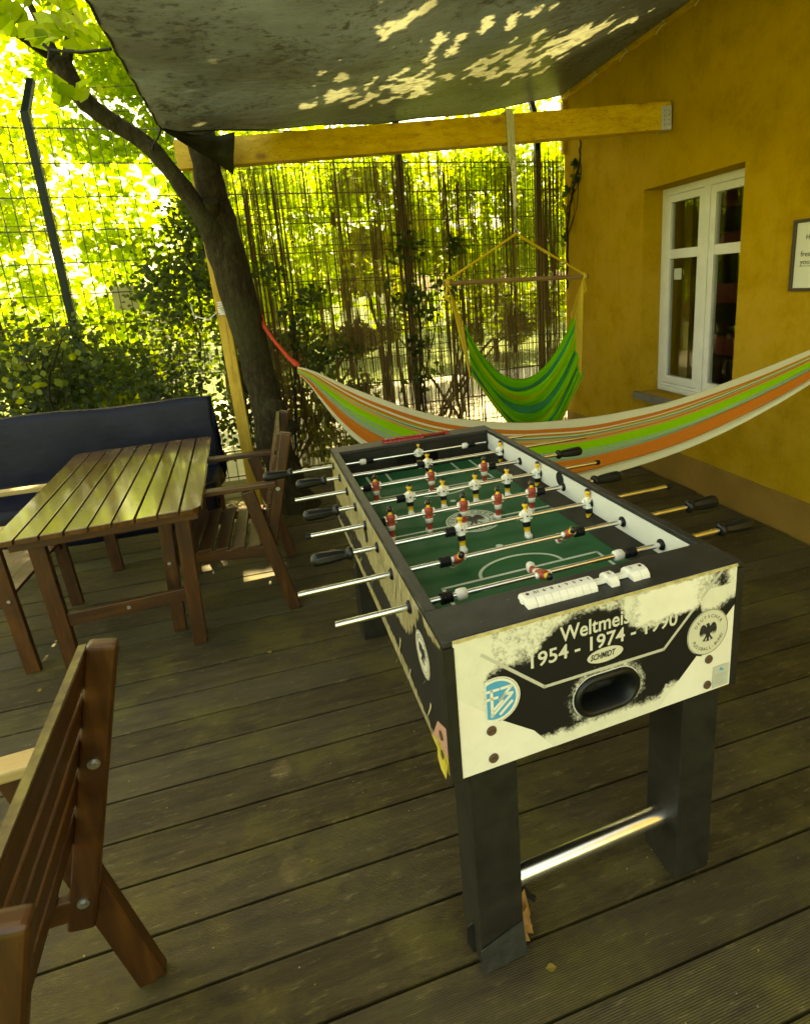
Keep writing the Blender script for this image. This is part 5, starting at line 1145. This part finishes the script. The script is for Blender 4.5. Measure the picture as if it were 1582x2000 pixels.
o = pl(g.build('seat_cloth', 'swing', hc, attr='strip'), ho); md = o.modifiers.new('s', 'SOLIDIFY'); md.thickness = .002
for side, e in ((-1, CL), (1, CRr)):
    g = G()
    for k in range(15):
        t = k/14; q = edge(side, t); mid = e.lerp(q, .45)+Vector((side*.004*(k % 3-1), 0, 0)); g.tube([e+Vector((.003*(k-7)*.4, .002*(k-7), -.02)), mid, q], .0030, 5)
        ll = q-Vector((0, 0, .03)); g.tube([q+Vector((0, 0, .02)), ll], .005, 5)
    g.tube([e+Vector((0, 0, 0)), e+Vector((-.02*side*-1, .0, -.10)), e.lerp(edge(side, .2), .4)], [.010, .011, .007], 8)
    o = pl(g.build('yellow_cord', 'rope_yellow', hc), ho)

# ------------------------------------------------------------------ hammock
hm = E('hammock', (-.15, 4.25, 1.4), 0, 'long striped orange green and cream hammock slung from the trunk behind the football table', 'hammock'); mo = (-.15, 4.25, 1.4)
Apl, Bpl = Vector((-.12, 4.3, 0)), Vector((2.75, 2.0, 0)); dpl = (Bpl-Apl).normalized(); npl = Vector((-dpl.y, dpl.x, 0))   # npl points away from the camera
if npl.y < 0: npl = -npl
LX = (Bpl-Apl).length
xs_up = [.27, .47, .66, .95, 1.12, 1.20, 1.40, 1.646, 1.974, 2.264, 2.493, 2.75, 3.0]
zs_up = [1.142, 1.00, .90, .78, .725, .715, .715, .761, .869, 1.029, 1.172, 1.34, 1.50]
ux = [.071, .25, .44, .734, .932, 1.28, 1.646, 1.974, 2.264, 2.493, 2.72]; uz = [1.136, 1.02, .912, .78, .729, .709, .761, .869, 1.029, 1.172, 1.33]
lx = [.071, .213, .355, .458, .70, 1.00, 1.30, 1.598, 1.979, 2.18, 2.363, 2.502, 2.72]; lz = [1.125, .912, .700, .600, .47, .40, .40, .455, .633, .762, .909, 1.031, 1.28]
def smooth_interp(x, xs, zs): 
    return sum(float(np.interp(x+d_, xs, zs)) for d_ in (-.10, -.05, 0, .05, .10))/5
X0_, X1_ = .075, 2.70
def ham(s, t):
    x = X0_+(X1_-X0_)*s; zu = smooth_interp(x, ux, uz); zl = smooth_interp(x, lx, lz)
    c = Apl+(Bpl-Apl)*((x-Apl.x)/(Bpl.x-Apl.x)); wd_ = zu-zl
    half_ = .17*math.sin(PI*min(1, max(0, s)))**.8
    prof = t   # 0 top (far) .. 1 bottom (near)
    z = zu-(zu-zl)*prof; off = half_*(1-2*t)-.10*math.sin(PI*t)*math.sin(PI*s)
    fold = .020*math.sin(t*21+s*2.4)*math.sin(PI*s)**.5*(.4+.6*abs(2*s-1))+.006*math.sin(t*61+s*5)*(1-.6*math.sin(PI*s))+.010*noise.noise(Vector((s*6, t*9, 3)))
    p = Vector((c.x, c.y, 0))+npl*(off+fold); p.z = z+fold*.5; return p
ns, nt2 = 110, 80
g = G(); vs = [ham(i/ns, j/nt2) for j in range(nt2+1) for i in range(ns+1)]
g.add(vs, [(j*(ns+1)+i, j*(ns+1)+i+1, (j+1)*(ns+1)+i+1, (j+1)*(ns+1)+i) for j in range(nt2) for i in range(ns)], 0, True, a=[min(.999, j/nt2) for j in range(nt2+1) for i in range(ns+1)])
o = pl(g.build('cloth', 'hammock', hm, attr='strip'), mo); md = o.modifiers.new('s', 'SOLIDIFY'); md.thickness = .002
g = G(); g.tube([(-.125, 4.40, 1.47), (-.11, 4.30, 1.40), (-.06, 4.24, 1.31), (.02, 4.19, 1.19), (.075, 4.17, 1.13)], [.012, .014, .013, .014, .022], 8)
for k in range(8): a = k*.8; g.tube([(.02, 4.19, 1.18), (.06, 4.175, 1.145), (.085+.004*math.cos(a), 4.165+.02*math.sin(a), 1.12+.012*math.cos(a))], .006, 5)
pl(g.build('red_rope', 'rope_red', hm), mo)
g = G(); g.tube([(-.235+.118*math.cos(a), 4.36+.128*math.sin(a), 1.47+.01*math.sin(a*3)) for a in (PI*.05+PI*.75*i/24 for i in range(25))], .010, 7); pl(g.build('trunk_loop', 'rope_red', hm), mo)
g = G(); e0 = ham(1, .5); g.tube([tuple(e0), (e0.x+.10, e0.y-.1, e0.z+.10), (2.81, 1.85, 1.47)], [.02, .012, .010], 8); pl(g.build('end_rope', 'rope_red', hm), mo)
T(G().tube([(2.79, 1.85, 1.47), (2.822, 1.85, 1.47)], .03, 14).build('wall_hook', 'steel'), 'steel wall plate holding the right end of the hammock', 'hook')

# ------------------------------------------------------------------ leaf litter
lp = []
for (x, y) in ((-1.05, 1.95), (-1.22, 2.6), (.42, .92), (-.25, 2.5)):
    me = bpy.data.meshes.new('fallen_leaf'); s = .026; a = R.uniform(0, 6)
    vs = [Vector((u*s, v*s, (w_+.06)*s*.8+.001)) for u, v, w_ in LEAF]; me.from_pydata(vs, [], LF); me.materials.append(M['dry_leaf'])
    at = me.attributes.new('rnd', 'FLOAT', 'POINT'); o = bpy.data.objects.new('fallen_leaf', me); COL.objects.link(o); o.location = (x, y, .001); o.rotation_euler = (0, 0, a)
    lab = {-1.05: 'small yellow leaf on the deck planks between garden table and nearest armchair', -1.22: 'small yellow leaf on the deck under the left edge of the garden table', .42: 'tiny dry leaf on the deck beside the front leg of the football table', -.25: 'small yellow leaf on the deck left of the football table'}[x]
    T(o, lab, 'leaf', 'leaves fallen on the deck')
n = 240; P = np.stack([rng.uniform(-1.6, 2.7, n), rng.uniform(.6, 5.1, n), np.full(n, .004)], 1)
o = leaves('deck_litter', P, .0045, 'dry_leaf', None, False, 6, .6, kind='stuff'); T(o, 'scattered crumbs of dry leaf on the deck planks', 'litter')
